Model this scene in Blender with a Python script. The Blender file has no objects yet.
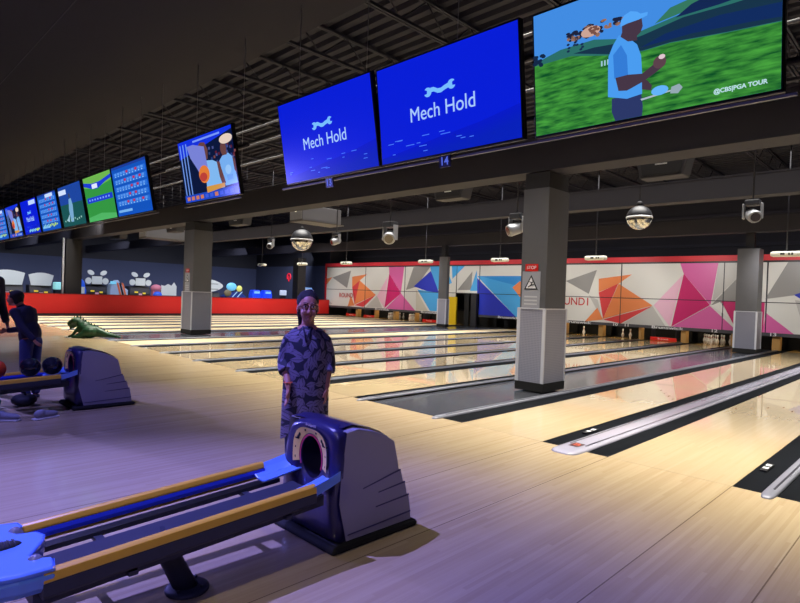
import bpy, bmesh, math, random
from mathutils import Vector, Matrix
random.seed(7)
D = bpy.data
COL = bpy.context.scene.collection
PI = math.pi

# ------------------------------------------------------------------ materials
MATS = {}
def lin(c):
    return tuple(((x/255)/12.92 if x/255 <= .04045 else ((x/255+.055)/1.055)**2.4) for x in c)
def mat(name, rgb, rough=.6, metal=0, emit=0, ergb=None, spec=.5, coat=0, alpha=1, noise=0, nscale=20, trans=0):
    if name in MATS: return MATS[name]
    m = D.materials.new(name); m.use_nodes = True
    nt = m.node_tree; b = nt.nodes['Principled BSDF']
    c = lin(rgb) + (1,)
    b.inputs['Base Color'].default_value = c
    b.inputs['Roughness'].default_value = rough
    b.inputs['Metallic'].default_value = metal
    b.inputs['Specular IOR Level'].default_value = spec
    b.inputs['Coat Weight'].default_value = coat
    b.inputs['Coat Roughness'].default_value = .08
    b.inputs['Transmission Weight'].default_value = trans
    if emit:
        b.inputs['Emission Color'].default_value = lin(ergb or rgb) + (1,)
        b.inputs['Emission Strength'].default_value = emit
    if noise:
        tc = nt.nodes.new('ShaderNodeTexCoord'); n = nt.nodes.new('ShaderNodeTexNoise')
        n.inputs['Scale'].default_value = nscale; n.inputs['Detail'].default_value = 4
        nt.links.new(tc.outputs['Object'], n.inputs['Vector'])
        mx = nt.nodes.new('ShaderNodeMix'); mx.data_type = 'RGBA'
        mx.inputs[6].default_value = tuple(x*(1-noise) for x in c[:3]) + (1,)
        mx.inputs[7].default_value = tuple(min(1, x*(1+noise)) for x in c[:3]) + (1,)
        nt.links.new(n.outputs['Fac'], mx.inputs[0]); nt.links.new(mx.outputs[2], b.inputs['Base Color'])
    MATS[name] = m
    return m
def screen(name, rgb, e=1.0):
    return mat('screen_' + name, tuple(int(x*.0) for x in rgb), rough=.25, emit=e, ergb=rgb, spec=.3)

def wood_mat(name, ca, cb, cseam, seams, rough, spec, ystep=4.0, coat=0.0, plank=.0265):
    """narrow boards running along Y with panel seams at the listed X values"""
    m = D.materials.new(name); m.use_nodes = True; nt = m.node_tree; N = nt.nodes; L = nt.links
    b = N['Principled BSDF']; b.inputs['Roughness'].default_value = rough
    b.inputs['Specular IOR Level'].default_value = spec
    b.inputs['Coat Weight'].default_value = coat; b.inputs['Coat Roughness'].default_value = .03
    geo = N.new('ShaderNodeNewGeometry'); sp = N.new('ShaderNodeSeparateXYZ'); L.new(geo.outputs['Position'], sp.inputs[0])
    def math_(op, a, bb=None, c=None):
        n = N.new('ShaderNodeMath'); n.operation = op
        for i, v in enumerate((a, bb, c)):
            if v is None: continue
            if isinstance(v, (int, float)): n.inputs[i].default_value = v
            else: L.new(v, n.inputs[i])
        return n.outputs[0]
    pid = math_('FLOOR', math_('DIVIDE', sp.outputs[0], plank))
    wn = N.new('ShaderNodeTexWhiteNoise'); wn.noise_dimensions = '2D'
    cmb = N.new('ShaderNodeCombineXYZ'); L.new(pid, cmb.inputs[0])
    off = math_('MULTIPLY', pid, .37)
    L.new(math_('FLOOR', math_('ADD', math_('DIVIDE', sp.outputs[1], 1.3), off)), cmb.inputs[1])
    L.new(cmb.outputs[0], wn.inputs['Vector'])
    mp = N.new('ShaderNodeMapping'); mp.inputs['Scale'].default_value = (60, 1.2, 1)
    L.new(geo.outputs['Position'], mp.inputs[0])
    nz = N.new('ShaderNodeTexNoise'); nz.inputs['Scale'].default_value = 1; nz.inputs['Detail'].default_value = 3
    L.new(mp.outputs[0], nz.inputs['Vector'])
    big = N.new('ShaderNodeTexNoise'); big.inputs['Scale'].default_value = .6; L.new(geo.outputs['Position'], big.inputs['Vector'])
    f = math_('ADD', math_('MULTIPLY', wn.outputs['Value'], .45), math_('ADD', math_('MULTIPLY', nz.outputs['Fac'], .7), math_('MULTIPLY', big.outputs['Fac'], .15)))
    f = math_('SUBTRACT', f, .25)
    mx = N.new('ShaderNodeMix'); mx.data_type = 'RGBA'; mx.inputs[6].default_value = lin(ca) + (1,); mx.inputs[7].default_value = lin(cb) + (1,)
    L.new(f, mx.inputs[0]); out = mx.outputs[2]
    tot = None
    for s in seams:
        a = math_('LESS_THAN', math_('ABSOLUTE', math_('SUBTRACT', sp.outputs[0], s)), .004)
        tot = a if tot is None else math_('MAXIMUM', tot, a)
    if tot is not None:
        m2 = N.new('ShaderNodeMix'); m2.data_type = 'RGBA'; L.new(math_('MULTIPLY', tot, .7), m2.inputs[0])
        L.new(out, m2.inputs[6]); m2.inputs[7].default_value = lin(cseam) + (1,); out = m2.outputs[2]
    L.new(out, b.inputs['Base Color'])
    return m

# ------------------------------------------------------------------ mesh builder
class MB:
    def __init__(s): s.v = []; s.f = []; s.m = []; s.sm = []
    def add(s, vs, fs, mi=0, smooth=False):
        o = len(s.v); s.v += [tuple(p) for p in vs]
        for f in fs: s.f.append(tuple(i+o for i in f)); s.m.append(mi); s.sm.append(smooth)
        return s
    def box(s, x0, x1, y0, y1, z0, z1, mi=0):
        return s.add([(x0,y0,z0),(x1,y0,z0),(x1,y1,z0),(x0,y1,z0),(x0,y0,z1),(x1,y0,z1),(x1,y1,z1),(x0,y1,z1)],
                     [(0,3,2,1),(4,5,6,7),(0,1,5,4),(1,2,6,5),(2,3,7,6),(3,0,4,7)], mi)
    def prism(s, poly, axis, a, b, mi=0, smooth=False):
        """poly in the two other axes (x: (y,z); y: (x,z); z: (x,y))"""
        def P(p, t):
            return (t,p[0],p[1]) if axis=='x' else (p[0],t,p[1]) if axis=='y' else (p[0],p[1],t)
        n = len(poly)
        vs = [P(p,a) for p in poly] + [P(p,b) for p in poly]
        fs = [(i,(i+1)%n,n+(i+1)%n,n+i) for i in range(n)]
        s.add(vs, fs, mi, smooth)
        s.add([P(p,a) for p in poly], [tuple(range(n))], mi); s.add([P(p,b) for p in poly], [tuple(range(n))], mi)
        return s
    def tube(s, pts, r, n=10, mi=0, cap=True):
        pts = [Vector(p) for p in pts]; rs = r if isinstance(r, (list,tuple)) else [r]*len(pts)
        vs = []; fs = []
        for i, p in enumerate(pts):
            t = (pts[min(i+1,len(pts)-1)] - pts[max(i-1,0)]).normalized()
            a = t.orthogonal().normalized() if i == 0 else (u - t*u.dot(t)).normalized()
            u = a; w = t.cross(a)
            for k in range(n):
                q = 2*PI*k/n; vs.append(p + rs[i]*(math.cos(q)*a + math.sin(q)*w))
        for i in range(len(pts)-1):
            for k in range(n): fs.append((i*n+k, i*n+(k+1)%n, (i+1)*n+(k+1)%n, (i+1)*n+k))
        s.add(vs, fs, mi, True)
        if cap: s.add(vs[:n], [tuple(range(n))[::-1]], mi); s.add(vs[-n:], [tuple(range(n))], mi)
        return s
    def lathe(s, prof, c=(0,0,0), n=24, mi=0, smooth=True):
        vs = []; fs = []
        for r, z in prof:
            for k in range(n):
                q = 2*PI*k/n; vs.append((c[0]+r*math.cos(q), c[1]+r*math.sin(q), c[2]+z))
        for i in range(len(prof)-1):
            for k in range(n): fs.append((i*n+k, i*n+(k+1)%n, (i+1)*n+(k+1)%n, (i+1)*n+k))
        s.add(vs, fs, mi, smooth)
        if prof[0][0] > 1e-4: s.add(vs[:n], [tuple(range(n))[::-1]], mi)
        if prof[-1][0] > 1e-4: s.add(vs[-n:], [tuple(range(n))], mi)
        return s
    def ell(s, c, r, n=16, m=10, mi=0, rot=None):
        vs = []; fs = []
        R = rot or Matrix.Identity(3)
        for i in range(m+1):
            a = PI*i/m
            for k in range(n):
                q = 2*PI*k/n
                vs.append(Vector(c) + R @ Vector((r[0]*math.sin(a)*math.cos(q), r[1]*math.sin(a)*math.sin(q), -r[2]*math.cos(a))))
        for i in range(m):
            for k in range(n): fs.append((i*n+k, i*n+(k+1)%n, (i+1)*n+(k+1)%n, (i+1)*n+k))
        return s.add(vs, fs, mi, True)
    def cap(s, p, q, r1, r2, n=12, mi=0):
        s.tube([p, q], [r1, r2], n, mi); s.ell(p, (r1,)*3, n, 8, mi); s.ell(q, (r2,)*3, n, 8, mi); return s
    def build(s, name, mats, parent=None, bevel=0, remesh=0, local=False, smooth=False, seg=2):
        me = D.meshes.new(name)
        off = Vector((0,0,0)) if (parent is None or local) else OFF[parent.name]
        me.from_pydata([tuple(Vector(p)-off) for p in s.v], [], s.f)
        if not isinstance(mats, (list,tuple)): mats = [mats]
        for m in mats: me.materials.append(m)
        me.polygons.foreach_set('material_index', s.m)
        me.polygons.foreach_set('use_smooth', [True]*len(s.sm) if smooth else s.sm)
        bm = bmesh.new(); bm.from_mesh(me)
        bmesh.ops.remove_doubles(bm, verts=bm.verts, dist=1e-5)
        bmesh.ops.recalc_face_normals(bm, faces=bm.faces)
        bm.to_mesh(me); bm.free(); me.update()
        o = D.objects.new(name, me); COL.objects.link(o)
        if parent is not None: o.parent = parent; OFF[o.name] = off
        else: OFF[o.name] = Vector((0,0,0))
        if bevel:
            b = o.modifiers.new('bevel', 'BEVEL'); b.width = bevel; b.segments = seg; b.limit_method = 'ANGLE'; b.angle_limit = .6
        if remesh:
            b = o.modifiers.new('remesh', 'REMESH'); b.mode = 'VOXEL'; b.voxel_size = remesh; b.use_smooth_shade = True
            b2 = o.modifiers.new('smooth', 'SMOOTH'); b2.factor = .5; b2.iterations = 4
        return o
OFF = {}
def tag(o, label, cat, group=None, kind=None):
    if label: o['label'] = label
    if cat: o['category'] = cat
    if group: o['group'] = group
    if kind: o['kind'] = kind
    return o
def thing(name, label, cat, loc=(0,0,0), rz=0, group=None):
    o = D.objects.new(name, None); COL.objects.link(o); o.location = loc; o.rotation_euler = (0,0,rz)
    o.empty_display_size = .1
    OFF[o.name] = Vector(loc)
    return tag(o, label, cat, group)
def struct(name, mb, m, label=None, **k):
    o = mb.build(name, m, **k); o['kind'] = 'structure'
    if label: o['label'] = label
    return o
def copy_tree(o, parent=None):
    c = o.copy(); COL.objects.link(c); OFF[c.name] = OFF.get(o.name, Vector((0,0,0)))
    if parent is not None: c.parent = parent
    for ch in list(o.children): copy_tree(ch, c)
    return c
def text(name, body, size, m, parent, loc, rot, align='CENTER', sx=1.0, ext=.001, bold=0):
    cu = D.curves.new(name, 'FONT'); cu.body = body; cu.size = size; cu.align_x = align; cu.align_y = 'CENTER'
    cu.extrude = ext; cu.offset = bold
    cu.materials.append(m)
    o = D.objects.new(name, cu); COL.objects.link(o)
    off = OFF[parent.name] if parent is not None else Vector((0,0,0))
    o.location = Vector(loc) - off; o.rotation_euler = rot; o.scale = (sx,1,1)
    if parent is not None: o.parent = parent
    OFF[o.name] = off
    return o
# ================================================================== layout numbers (metres)
YF, YM = 5.34, 23.3            # foul line, masking face
LW, GU = 1.066, .22             # lane width, gutter width
def block(right, gaps):
    out = []; r = right
    for i in range(len(gaps)+1):
        out.append((r-LW, r))
        if i < len(gaps): r = r - LW - gaps[i]
    return out
LANES = {}
for k, (a, b) in zip(range(12, 6, -1), block(-6.19, [.66,.57,.66,.57,.66])): LANES[k] = (a, b)
for k, (a, b) in zip(range(6, 0, -1), block(-18.82, [.66,.57,.66,.57,.66])): LANES[k] = (a, b)
LANES[13] = (-4.17, -3.10); LANES[14] = (-2.373, -1.303); LANES[15] = (-.70, .366)
seams = sorted(set(x for ab in LANES.values() for x in ab))

# ------------------------------------------------------------------ shared materials
m_appr = wood_mat('maple_approach', (198,178,142), (174,150,114), (96,78,56), seams, .22, .42, coat=.2)
m_lane = wood_mat('lane_boards', (204,184,148), (194,172,134), (96,78,56), [], .1, .5, coat=.6)
m_lane_far = wood_mat('lane_boards_far', (208,190,156), (200,180,144), (96,78,56), [], .38, .12)
m_pin_deck = mat('pin_deck_wood', (190,146,76), .15, coat=.5)
m_gut = mat('gutter_plastic', (20,22,26), .7, noise=.2, nscale=6, spec=.03)
m_walk = mat('walkway_grey', (70,72,80), .2, coat=.4, noise=.15, nscale=3)
m_cap = mat('divider_plastic', (132,134,146), .3, coat=.3)
m_cap_dk = mat('divider_line', (40,40,52), .4)
m_black = mat('flat_black', (12,12,14), .8)
m_dark = mat('dark_paint', (34,33,38), .7, noise=.15, nscale=3)
m_soffit = mat('soffit_paint', (17,16,31), .85, noise=.12, nscale=2)
m_steel = mat('joist_paint', (34,34,46), .6)
m_pipe = mat('pipe_grey', (120,120,128), .5)
m_beam = mat('girder_paint', (44,42,50), .75, noise=.1, nscale=2)
m_colmn = mat('column_charcoal', (92,92,96), .4, metal=.1, noise=.08, nscale=4)
m_silver = mat('perforated_silver', (160,162,172), .45, metal=.1)
m_trimm = mat('silver_trim', (206,208,218), .35, metal=.1)
m_red = mat('red_wall_paint', (214,34,32), .45)
m_white = mat('white_plastic', (225,225,228), .4)
m_redp = mat('red_plastic', (200,30,26), .4)

# perforated pattern for the column jackets
def perforate(m):
    nt = m.node_tree; b = nt.nodes['Principled BSDF']
    g = nt.nodes.new('ShaderNodeNewGeometry'); mp = nt.nodes.new('ShaderNodeMapping'); mp.inputs['Scale'].default_value = (36,36,36)
    v = nt.nodes.new('ShaderNodeTexVoronoi'); v.inputs['Randomness'].default_value = 0; v.inputs['Scale'].default_value = 1
    nt.links.new(g.outputs['Position'], mp.inputs[0]); nt.links.new(mp.outputs[0], v.inputs['Vector'])
    r = nt.nodes.new('ShaderNodeMapRange'); r.inputs[1].default_value = .22; r.inputs[2].default_value = .5
    nt.links.new(v.outputs['Distance'], r.inputs[0])
    mx = nt.nodes.new('ShaderNodeMix'); mx.data_type = 'RGBA'; mx.inputs[6].default_value = lin((78,78,90))+(1,); mx.inputs[7].default_value = lin((150,151,168))+(1,)
    nt.links.new(r.outputs[0], mx.inputs[0]); nt.links.new(mx.outputs[2], b.inputs['Base Color'])
perforate(m_silver)

# ================================================================== SETTING
struct('floor', MB().box(-29.7, 6, -8, YF, -.2, 0), m_appr, 'pale maple bowling approach in front of the lanes')
struct('floor_under_lanes', MB().box(-29.7, 6, YF, 27, -.3, -.1), m_black)
struct('floor_arcade', MB().box(-45, -29.7, -8, 27, -.2, 0), mat('arcade_carpet', (40,38,58), .9, noise=.3, nscale=8))
# walkways and side strips flush with the lanes
struct('floor_walkway', MB().box(-5.87, -4.57, YF, 25, -.1, -.025), m_walk, 'wide dark grey walkway between lane blocks')
struct('floor_walkway_far', MB().box(-18.5, -16.03, YF, 25, -.1, -.02), m_walk)
struct('floor_edge_left', MB().box(-29.5, -28.56, YF, 25, -.1, 0), m_walk)
struct('floor_edge_right', MB().box(.8, 6, YF, 25, -.1, 0), m_walk)
struct('wall_left', MB().box(-45.2, -45, -8, 27, 0, 3.3), mat('arcade_wall', (66,72,96), .8))
struct('wall_left_upper', MB().box(-45.2, -45, -8, 27, 3.3, 6.8), m_dark)
struct('wall_arcade_back', MB().box(-45, -29.9, 27, 27.2, 0, 3.5), mat('arcade_wall_2', (78,84,106), .8))
struct('wall_arcade_back_upper', MB().box(-45, -29.9, 27, 27.2, 3.5, 6.8), m_dark)
struct('wall_back', MB().box(-29.9, 6.2, 25.4, 25.6, -.1, 6.8).box(-30.1, -29.9, 23.5, 25.4, 0, 6.8), m_dark)
struct('wall_right', MB().box(6, 6.2, -8, 25.4, -.2, 6.8), m_dark)
struct('wall_rear', MB().box(-45.2, 6.2, -8.2, -8, -.2, 6.8), m_dark)
w = MB().box(-29.7, -29.52, -8, 23.2, 0, .96)
struct('wall_red', w, m_red, 'long low glossy red wall in front of the arcade')
struct('trim_1', MB().box(-29.52, -29.49, -8, 23.2, 0, .07), m_black)
struct('trim_2', MB().box(-29.71, -29.5, -8, 23.2, .96, .985), mat('red_cap', (120,24,26), .5))
# corrugated roof deck, ribs parallel to X
dk = MB(); pf = []; y = -8
while y < 27.2:
    pf += [(y, 6.5), (y+.12, 6.5), (y+.16, 6.58), (y+.26, 6.58)]; y += .3
dk.add([(x, p[0], p[1]) for p in pf for x in (-45.2, 6.2)], [(2*i, 2*i+1, 2*i+3, 2*i+2) for i in range(len(pf)-1)])
struct('ceiling', dk, mat('deck_paint', (28,27,40), .7))
struct('ceiling_soffit', MB().box(-45, 6, -8, 4.4, 4.93, 5.2), m_soffit, 'flat dark lowered ceiling over the seating side')
struct('trim_3', MB().box(-45, 6, -.6, -.585, 4.925, 4.931).box(-45, 6, 2.05, 2.06, 4.926, 4.931), mat('soffit_joint', (66,62,72), .8))

# bar joists (each one a thing)
def joist(x):
    r = thing('bar_joist', 'dark open-web steel joist running toward the lanes under the roof deck', 'joist', (x, 4.5, 6.1), group='bar joists under the roof deck')
    MB().box(x-.045, x-.01, 4.45, 25.2, 6.42, 6.47).box(x+.01, x+.045, 4.45, 25.2, 6.42, 6.47).build('top_chord', m_steel, r)
    MB().box(x-.05, x-.012, 4.45, 25.2, 5.9, 5.95).box(x+.012, x+.05, 4.45, 25.2, 5.9, 5.95).build('bottom_chord', m_steel, r)
    w = MB(); y = 4.6; s = 0
    while y < 25:
        w.tube([(x, y, 5.93 if s else 6.44), (x, y+.6, 6.44 if s else 5.93)], .013, 5); y += .6; s = 1-s
    w.build('web', m_steel, r)
    return r
j0 = joist(-.3)
for i in range(1, 21):
    c = copy_tree(j0); c.location.x = -.25 - 2.1*i
for i, (yy, zz) in enumerate([(8.6, 5.75), (12.6, 5.75), (17, 5.75)]):
    o = MB().box(-45, 6, yy-.03, yy+.03, zz, zz+.06).build('bridging_angle', m_steel)
    tag(o, ['thin bridging angle under the joists nearest the screens', 'thin bridging angle under the joists above the middle lanes', 'thin bridging angle under the joists near the pins'][i], 'steel angle')
# girders parallel to the foul line
def girder(y0, y1, z0, z1, lab):
    r = thing('girder', lab, 'girder', (-20, (y0+y1)/2, z0))
    yc = (y0+y1)/2
    MB().box(-45, 6, y0, y1, z0, z0+.03).build('bottom_flange', m_beam, r)
    MB().box(-45, 6, y0, y1, z1-.03, z1).build('top_flange', m_beam, r)
    MB().box(-45, 6, y0+.01, y1-.01, z0+.03, z1-.03).build('boxed_web', m_beam, r)
girder(8.15, 8.65, 3.6, 4.22, 'large dark grey girder on the nearest columns just below the screens')
girder(13.0, 13.35, 3.74, 4.2, 'dark girder crossing above the middle of the lanes')
girder(21.1, 21.5, 3.95, 4.45, 'dark girder above the far columns near the pins')
for z, lab in ((5.02,'topmost'), (4.67,'middle'), (4.27,'lowest')):
    o = MB().tube([(-44, 6.5, z), (5, 6.5, z)], .022, 8).build('ceiling_pipe', m_pipe)
    tag(o, lab+' of three thin grey pipes running behind the screens', 'pipe')
# ribs on the dark upper back wall
for i, z in enumerate((3.9, 4.5, 5.1)):
    struct('trim_%d' % (4+i), MB().box(-29.7, 6, 25.3, 25.4, z, z+.12), mat('wall_rib', (44,42,50), .7))

# ------------------------------------------------------------------ columns
def column(x0, x1, y0, y1, lab, sign=False, dark=False, ztop=3.58):
    cx, cy = (x0+x1)/2, (y0+y1)/2
    r = thing('column', lab, 'column', (cx, cy, 0)); tag(r, None, None)
    MB().box(x0-.012, x1+.012, y0-.012, y1+.012, 0, .14).build('plinth', m_black, r)
    if dark:
        MB().box(x0, x1, y0, y1, .14, ztop).build('casing', m_dark, r)
    else:
        MB().box(x0, x1, y0, y1, .14, 1.35).build('perforated_jacket', m_silver, r)
        MB().box(x0+.015, x1-.015, y0+.015, y1-.015, 1.35, 3.32 if ztop > 3.45 else 3.4).build('casing', m_colmn, r)
        if ztop > 3.45: MB().box(x0+.03, x1-.03, y0+.03, y1-.03, 3.32, ztop).build('upper_casing', m_dark, r)
        else: MB().box(cx-.12, cx+.12, cy-.12, cy+.12, 3.4, 3.94).build('steel_post', m_dark, r)
        t = MB()
        for x in (x0, x1):
            for y in (y0, y1): t.box(x-.014, x+.014, y-.014, y+.014, .14, 1.352)
            t.box(x-.04 if x == x1 else x+.0, x if x == x1 else x+.04, y0-.006, y0, .14, 1.35)
        t.box(x0-.01, x1+.01, y0-.01, y0+.0, 1.34, 1.36).box(x1, x1+.01, y0-.01, y1+.01, 1.34, 1.36)
        t.build('corner_trim', m_trimm, r)
    return r
colA = column(-5.24, -4.74, 8.12, 8.8, 'large charcoal square column with silver perforated lower jacket standing on the nearer walkway')
colB = column(-17.95, -17.25, 8.08, 8.74, 'square column with silver lower jacket rising behind the green dinosaur')
colC = column(-5.27, -4.62, 21.0, 21.6, 'far charcoal and silver column in front of the pink panels', ztop=3.4)
colD = column(-18.1, -17.56, 20.9, 21.12, 'far column beside the yellow post', ztop=3.4)
colE = column(-30.9, -30.2, 7.9, 8.6, 'dark wide column behind the red wall among the arcade machines', dark=True)
colF = column(-30.4, -29.85, 20.9, 21.5, 'dark slim column rising from the red wall near the left corner', dark=True)
o = MB().tube([(-30.05, 7.75, 0), (-30.05, 7.75, 3.6)], .05, 10).build('downpipe', mat('downpipe_white', (190,190,200), .4)); tag(o, 'slim white vertical pipe beside the dark column in the arcade', 'pipe')

def warn_sign(xc, yface, z0, lab):
    r = thing('warning_sign', lab, 'sign', (xc, yface, z0))
    y = yface
    g = mat('sign_grey', (150,152,162), .4); k = mat('sign_ink', (22,22,26), .5)
    MB().box(xc-.17, xc+.17, y-.012, y-.002, z0, z0+.6).build('sign_panel', g, r, bevel=.008)
    t = MB().box(xc-.12, xc+.12, y-.016, y-.002, z0+.6, z0+.72).build('red_tag', m_redp, r, bevel=.004); t['label'] = 'red tag at the top of the sign'
    text('lettering', 'STOP', .075, m_white, r, (xc, y-.018, z0+.66), (PI/2,0,0))
    tri = MB(); A = [(xc-.13, z0+.3), (xc+.13, z0+.3), (xc, z0+.54)]; tri.prism(A, 'y', y-.015, y-.012, 0)
    B = [(xc-.095, z0+.32), (xc+.095, z0+.32), (xc, z0+.5)]; tri.prism(B, 'y', y-.017, y-.015, 1)
    tri.tube([(xc-.05, y-.018, z0+.34), (xc+.0, y-.018, z0+.37), (xc+.03, y-.018, z0+.43)], .009, 6, 0)
    tri.tube([(xc+.0, y-.018, z0+.37), (xc+.055, y-.018, z0+.385)], .008, 6, 0)
    tri.tube([(xc+.02, y-.018, z0+.41), (xc-.03, y-.018, z0+.43)], .007, 6, 0)
    tri.ell((xc+.035, y-.018, z0+.45), (.014, .004, .014), 10, 6, 0)
    tri.build('pictogram', [k, m_white], r)
    l = MB()
    for i in range(3): l.box(xc-.12, xc+.12, y-.0135, y-.012, z0+.05+.06*i, z0+.075+.06*i)
    l.build('text_lines', mat('sign_pale', (186,188,196), .4), r)
warn_sign(-5.02, 8.135, 1.36, 'grey slip warning sign with red tag on the front of the nearest column')
warn_sign(-17.62, 8.095, 1.36, 'small grey warning sign with red tag on the column behind the dinosaur')

# ================================================================== LANES
ORD = {15:'lane past the right edge', 14:'nearest lane at the right', 13:'lane right of the nearer walkway', 12:'lane left of the nearer walkway',
 11:'second lane left of the nearer walkway', 10:'third lane left of the nearer walkway', 9:'fourth lane left of the nearer walkway', 8:'fifth lane left of the nearer walkway',
 7:'lane right of the far walkway', 6:'lane left of the far walkway', 5:'second lane left of the far walkway', 4:'third lane left of the far walkway',
 3:'fourth lane left of the far walkway', 2:'second lane from the red wall', 1:'lane along the red wall'}
def gutter(x0, x1, parent):
    n = 8; v = []
    prof = [(x0, 0), (x0+.012, 0)] + [(x0+.012+(x1-x0-.024)*i/n, -.016*math.sin(PI*i/n)**.7 if 0 < i < n else 0) for i in range(n+1)] + [(x1-.012, 0), (x1, 0)]
    low = [(x1, -.1), (x0, -.1)]
    m = MB(); P = [(p[0], p[1]-.004) for p in prof]
    a, b = YF, YM+1.4
    vs = [(p[0], y, p[1]) for y in (a, b) for p in P]; k = len(P)
    m.add(vs, [(i, i+1, k+i+1, k+i) for i in range(k-1)], 0, True)
    m.prism([(x0,-.004),(x0,-.1),(x1,-.1),(x1,-.004)], 'y', a-.0, a+.004)
    o = m.build('gutter', m_gut, parent)
for n, (a, b) in sorted(LANES.items()):
    r = thing('bowling_lane', 'pale glossy bowling ' + ORD[n], 'bowling lane', ((a+b)/2, YF, 0), group='bowling lanes')
    MB().box(a, b, YF+.006, YM-.2, -.1, 0).build('lane_bed', m_lane if n > 7 else m_lane_far, r)
    MB().box(a, b, YM-.2, YM+1.4, -.1, 0).build('pin_deck', m_pin_deck, r)
    lg = GU
    if n-1 in LANES and n not in (7, 13, 14): lg = a - (LANES[n-1][1]+GU+.1)
    if n == 13: lg = .30
    gutter(a-lg, a, r); gutter(b, b+GU, r)
    ar = MB()
    for k in range(7):
        x = a + LW*(k+.5)/7; y = YF + 4.5 - abs(k-3)*.25 + .3
        ar.prism([(x-.018, y), (x+.018, y), (x, y+.14)], 'z', .0002, .0008)
    ar.build('aiming_arrows', mat('arrow_brown', (140,104,70), .3), r)
# dividers
DIV = []
ks = sorted(LANES)
def divider(x0, x1, lab, wide=False, h=.028):
    xc = (x0+x1)/2; w = (x1-x0)/2
    r = thing('lane_divider', lab, 'lane divider', (xc, YF, 0), group='raised dividers between lanes')
    y0 = YF-(.13 if x1-x0 < .15 else .26); y1 = YM+.05
    # rounded nose + long rail with domed profile
    sect = [(-1,-.1/1), (-1,.4), (-.86,.8), (-.6,.97), (0,1), (.6,.97), (.86,.8), (1,.4), (1,-.1)]
    ys = [(y0, .45, .25), (y0+.02, .7, .6), (y0+.05, .88, .85), (y0+.1, .98, 1), (y0+.3, 1, 1), (y1, 1, 1)]
    v = []; f = []
    for (yy, sx, sz) in ys:
        for (px_, pz_) in sect: v.append((xc + px_*w*sx, yy, max(.001, pz_*h*sz) if yy < YF else pz_*h*sz))
    k = len(sect)
    for i in range(len(ys)-1):
        for j in range(k-1): f.append((i*k+j, i*k+j+1, (i+1)*k+j+1, (i+1)*k+j))
    f.append(tuple(range(k))); f.append(tuple(range((len(ys)-1)*k, len(ys)*k)))
    MB().add(v, f, 0, True).build('divider_rail', m_cap if not (wide and lab.startswith('pale grey divider rail, broad')) else mat('divider_plastic_pale', (172,170,186), .25, coat=.4), r)
    if wide:
        MB().box(xc-w*.62, xc-w*.55, YF+.1, y1, h*.97, h+.004).box(xc+w*.55, xc+w*.62, YF+.1, y1, h*.97, h+.004).build('groove', m_cap_dk, r)
    else:
        MB().box(xc+w*.1, xc+w*.4, YF+.1, y1, h*.97, h+.003).build('groove', m_cap_dk, r)
    return r
def sidename(n):
    return {1:'between the two lanes closest to the red wall',2:'second divider from the red wall',3:'third divider from the red wall',4:'fourth divider from the red wall',
            5:'between the two lanes left of the far walkway',7:'between the two lanes just right of the far walkway',8:'third divider from the far walkway, right side',
            9:'fourth divider from the far walkway, seen beside the woman',10:'second divider left of the nearer walkway',11:'first divider left of the nearer walkway, beside the woman',
            13:'broad divider with raised rims at the right, second from the corner',14:'nearest divider in the lower right corner'}[n]
for n in ks[:-1]:
    if n in (6, 12): continue
    L, Rr = LANES[n], LANES[n+1]
    x0, x1 = L[1]+GU, (Rr[0]-GU if n == 13 else L[1]+GU+.1)
    lab = 'pale grey divider rail, ' + sidename(n)
    r = divider(x0, x1, lab, wide=(n % 2 == 1 and n >= 11))
    if n in (13,):
        xc = (x0+x1)/2
        e = MB().prism([(xc-.06, YF+.0), (xc+.05, YF+.0), (xc+.05, YF+.16), (xc-.06, YF+.16)], 'z', .0282, .030).build('emblem', mat('emblem_dark', (70,40,44), .4), r)
        text('emblem_mark', 'B', .13, mat('emblem_orange', (220,110,84), .4), r, (xc, YF+.08, .0305), (0,0,0))
divider(-5.97, -5.87, 'grey divider rail along the left side of the nearer walkway')
divider(-4.57, -4.47, 'grey divider rail along the right side of the nearer walkway')
divider(-16.03, -15.93, 'grey divider rail along the right side of the far walkway')
divider(-18.6, -18.5, 'grey divider rail along the left side of the far walkway')
divider(.586, .8, 'grey divider rail at the far right edge')
# foul sensors in the gutters
for x, lab in ((-3.0, 'small sensor box in the gutter beside the broad divider'), (-1.24, 'small sensor box in the gutter beside the nearest divider')):
    r = thing('gutter_sensor', lab, 'sensor', (x, 6.2, -.04))
    MB().box(x-.03, x+.03, 6.1, 6.42, -.012, .002).build('housing', m_black, r, bevel=.004)
    MB().box(x-.022, x+.022, 6.18, 6.24, .002, .0035).box(x-.022, x+.022, 6.3, 6.37, .002, .0035).build('sticker', m_white, r)

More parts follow.
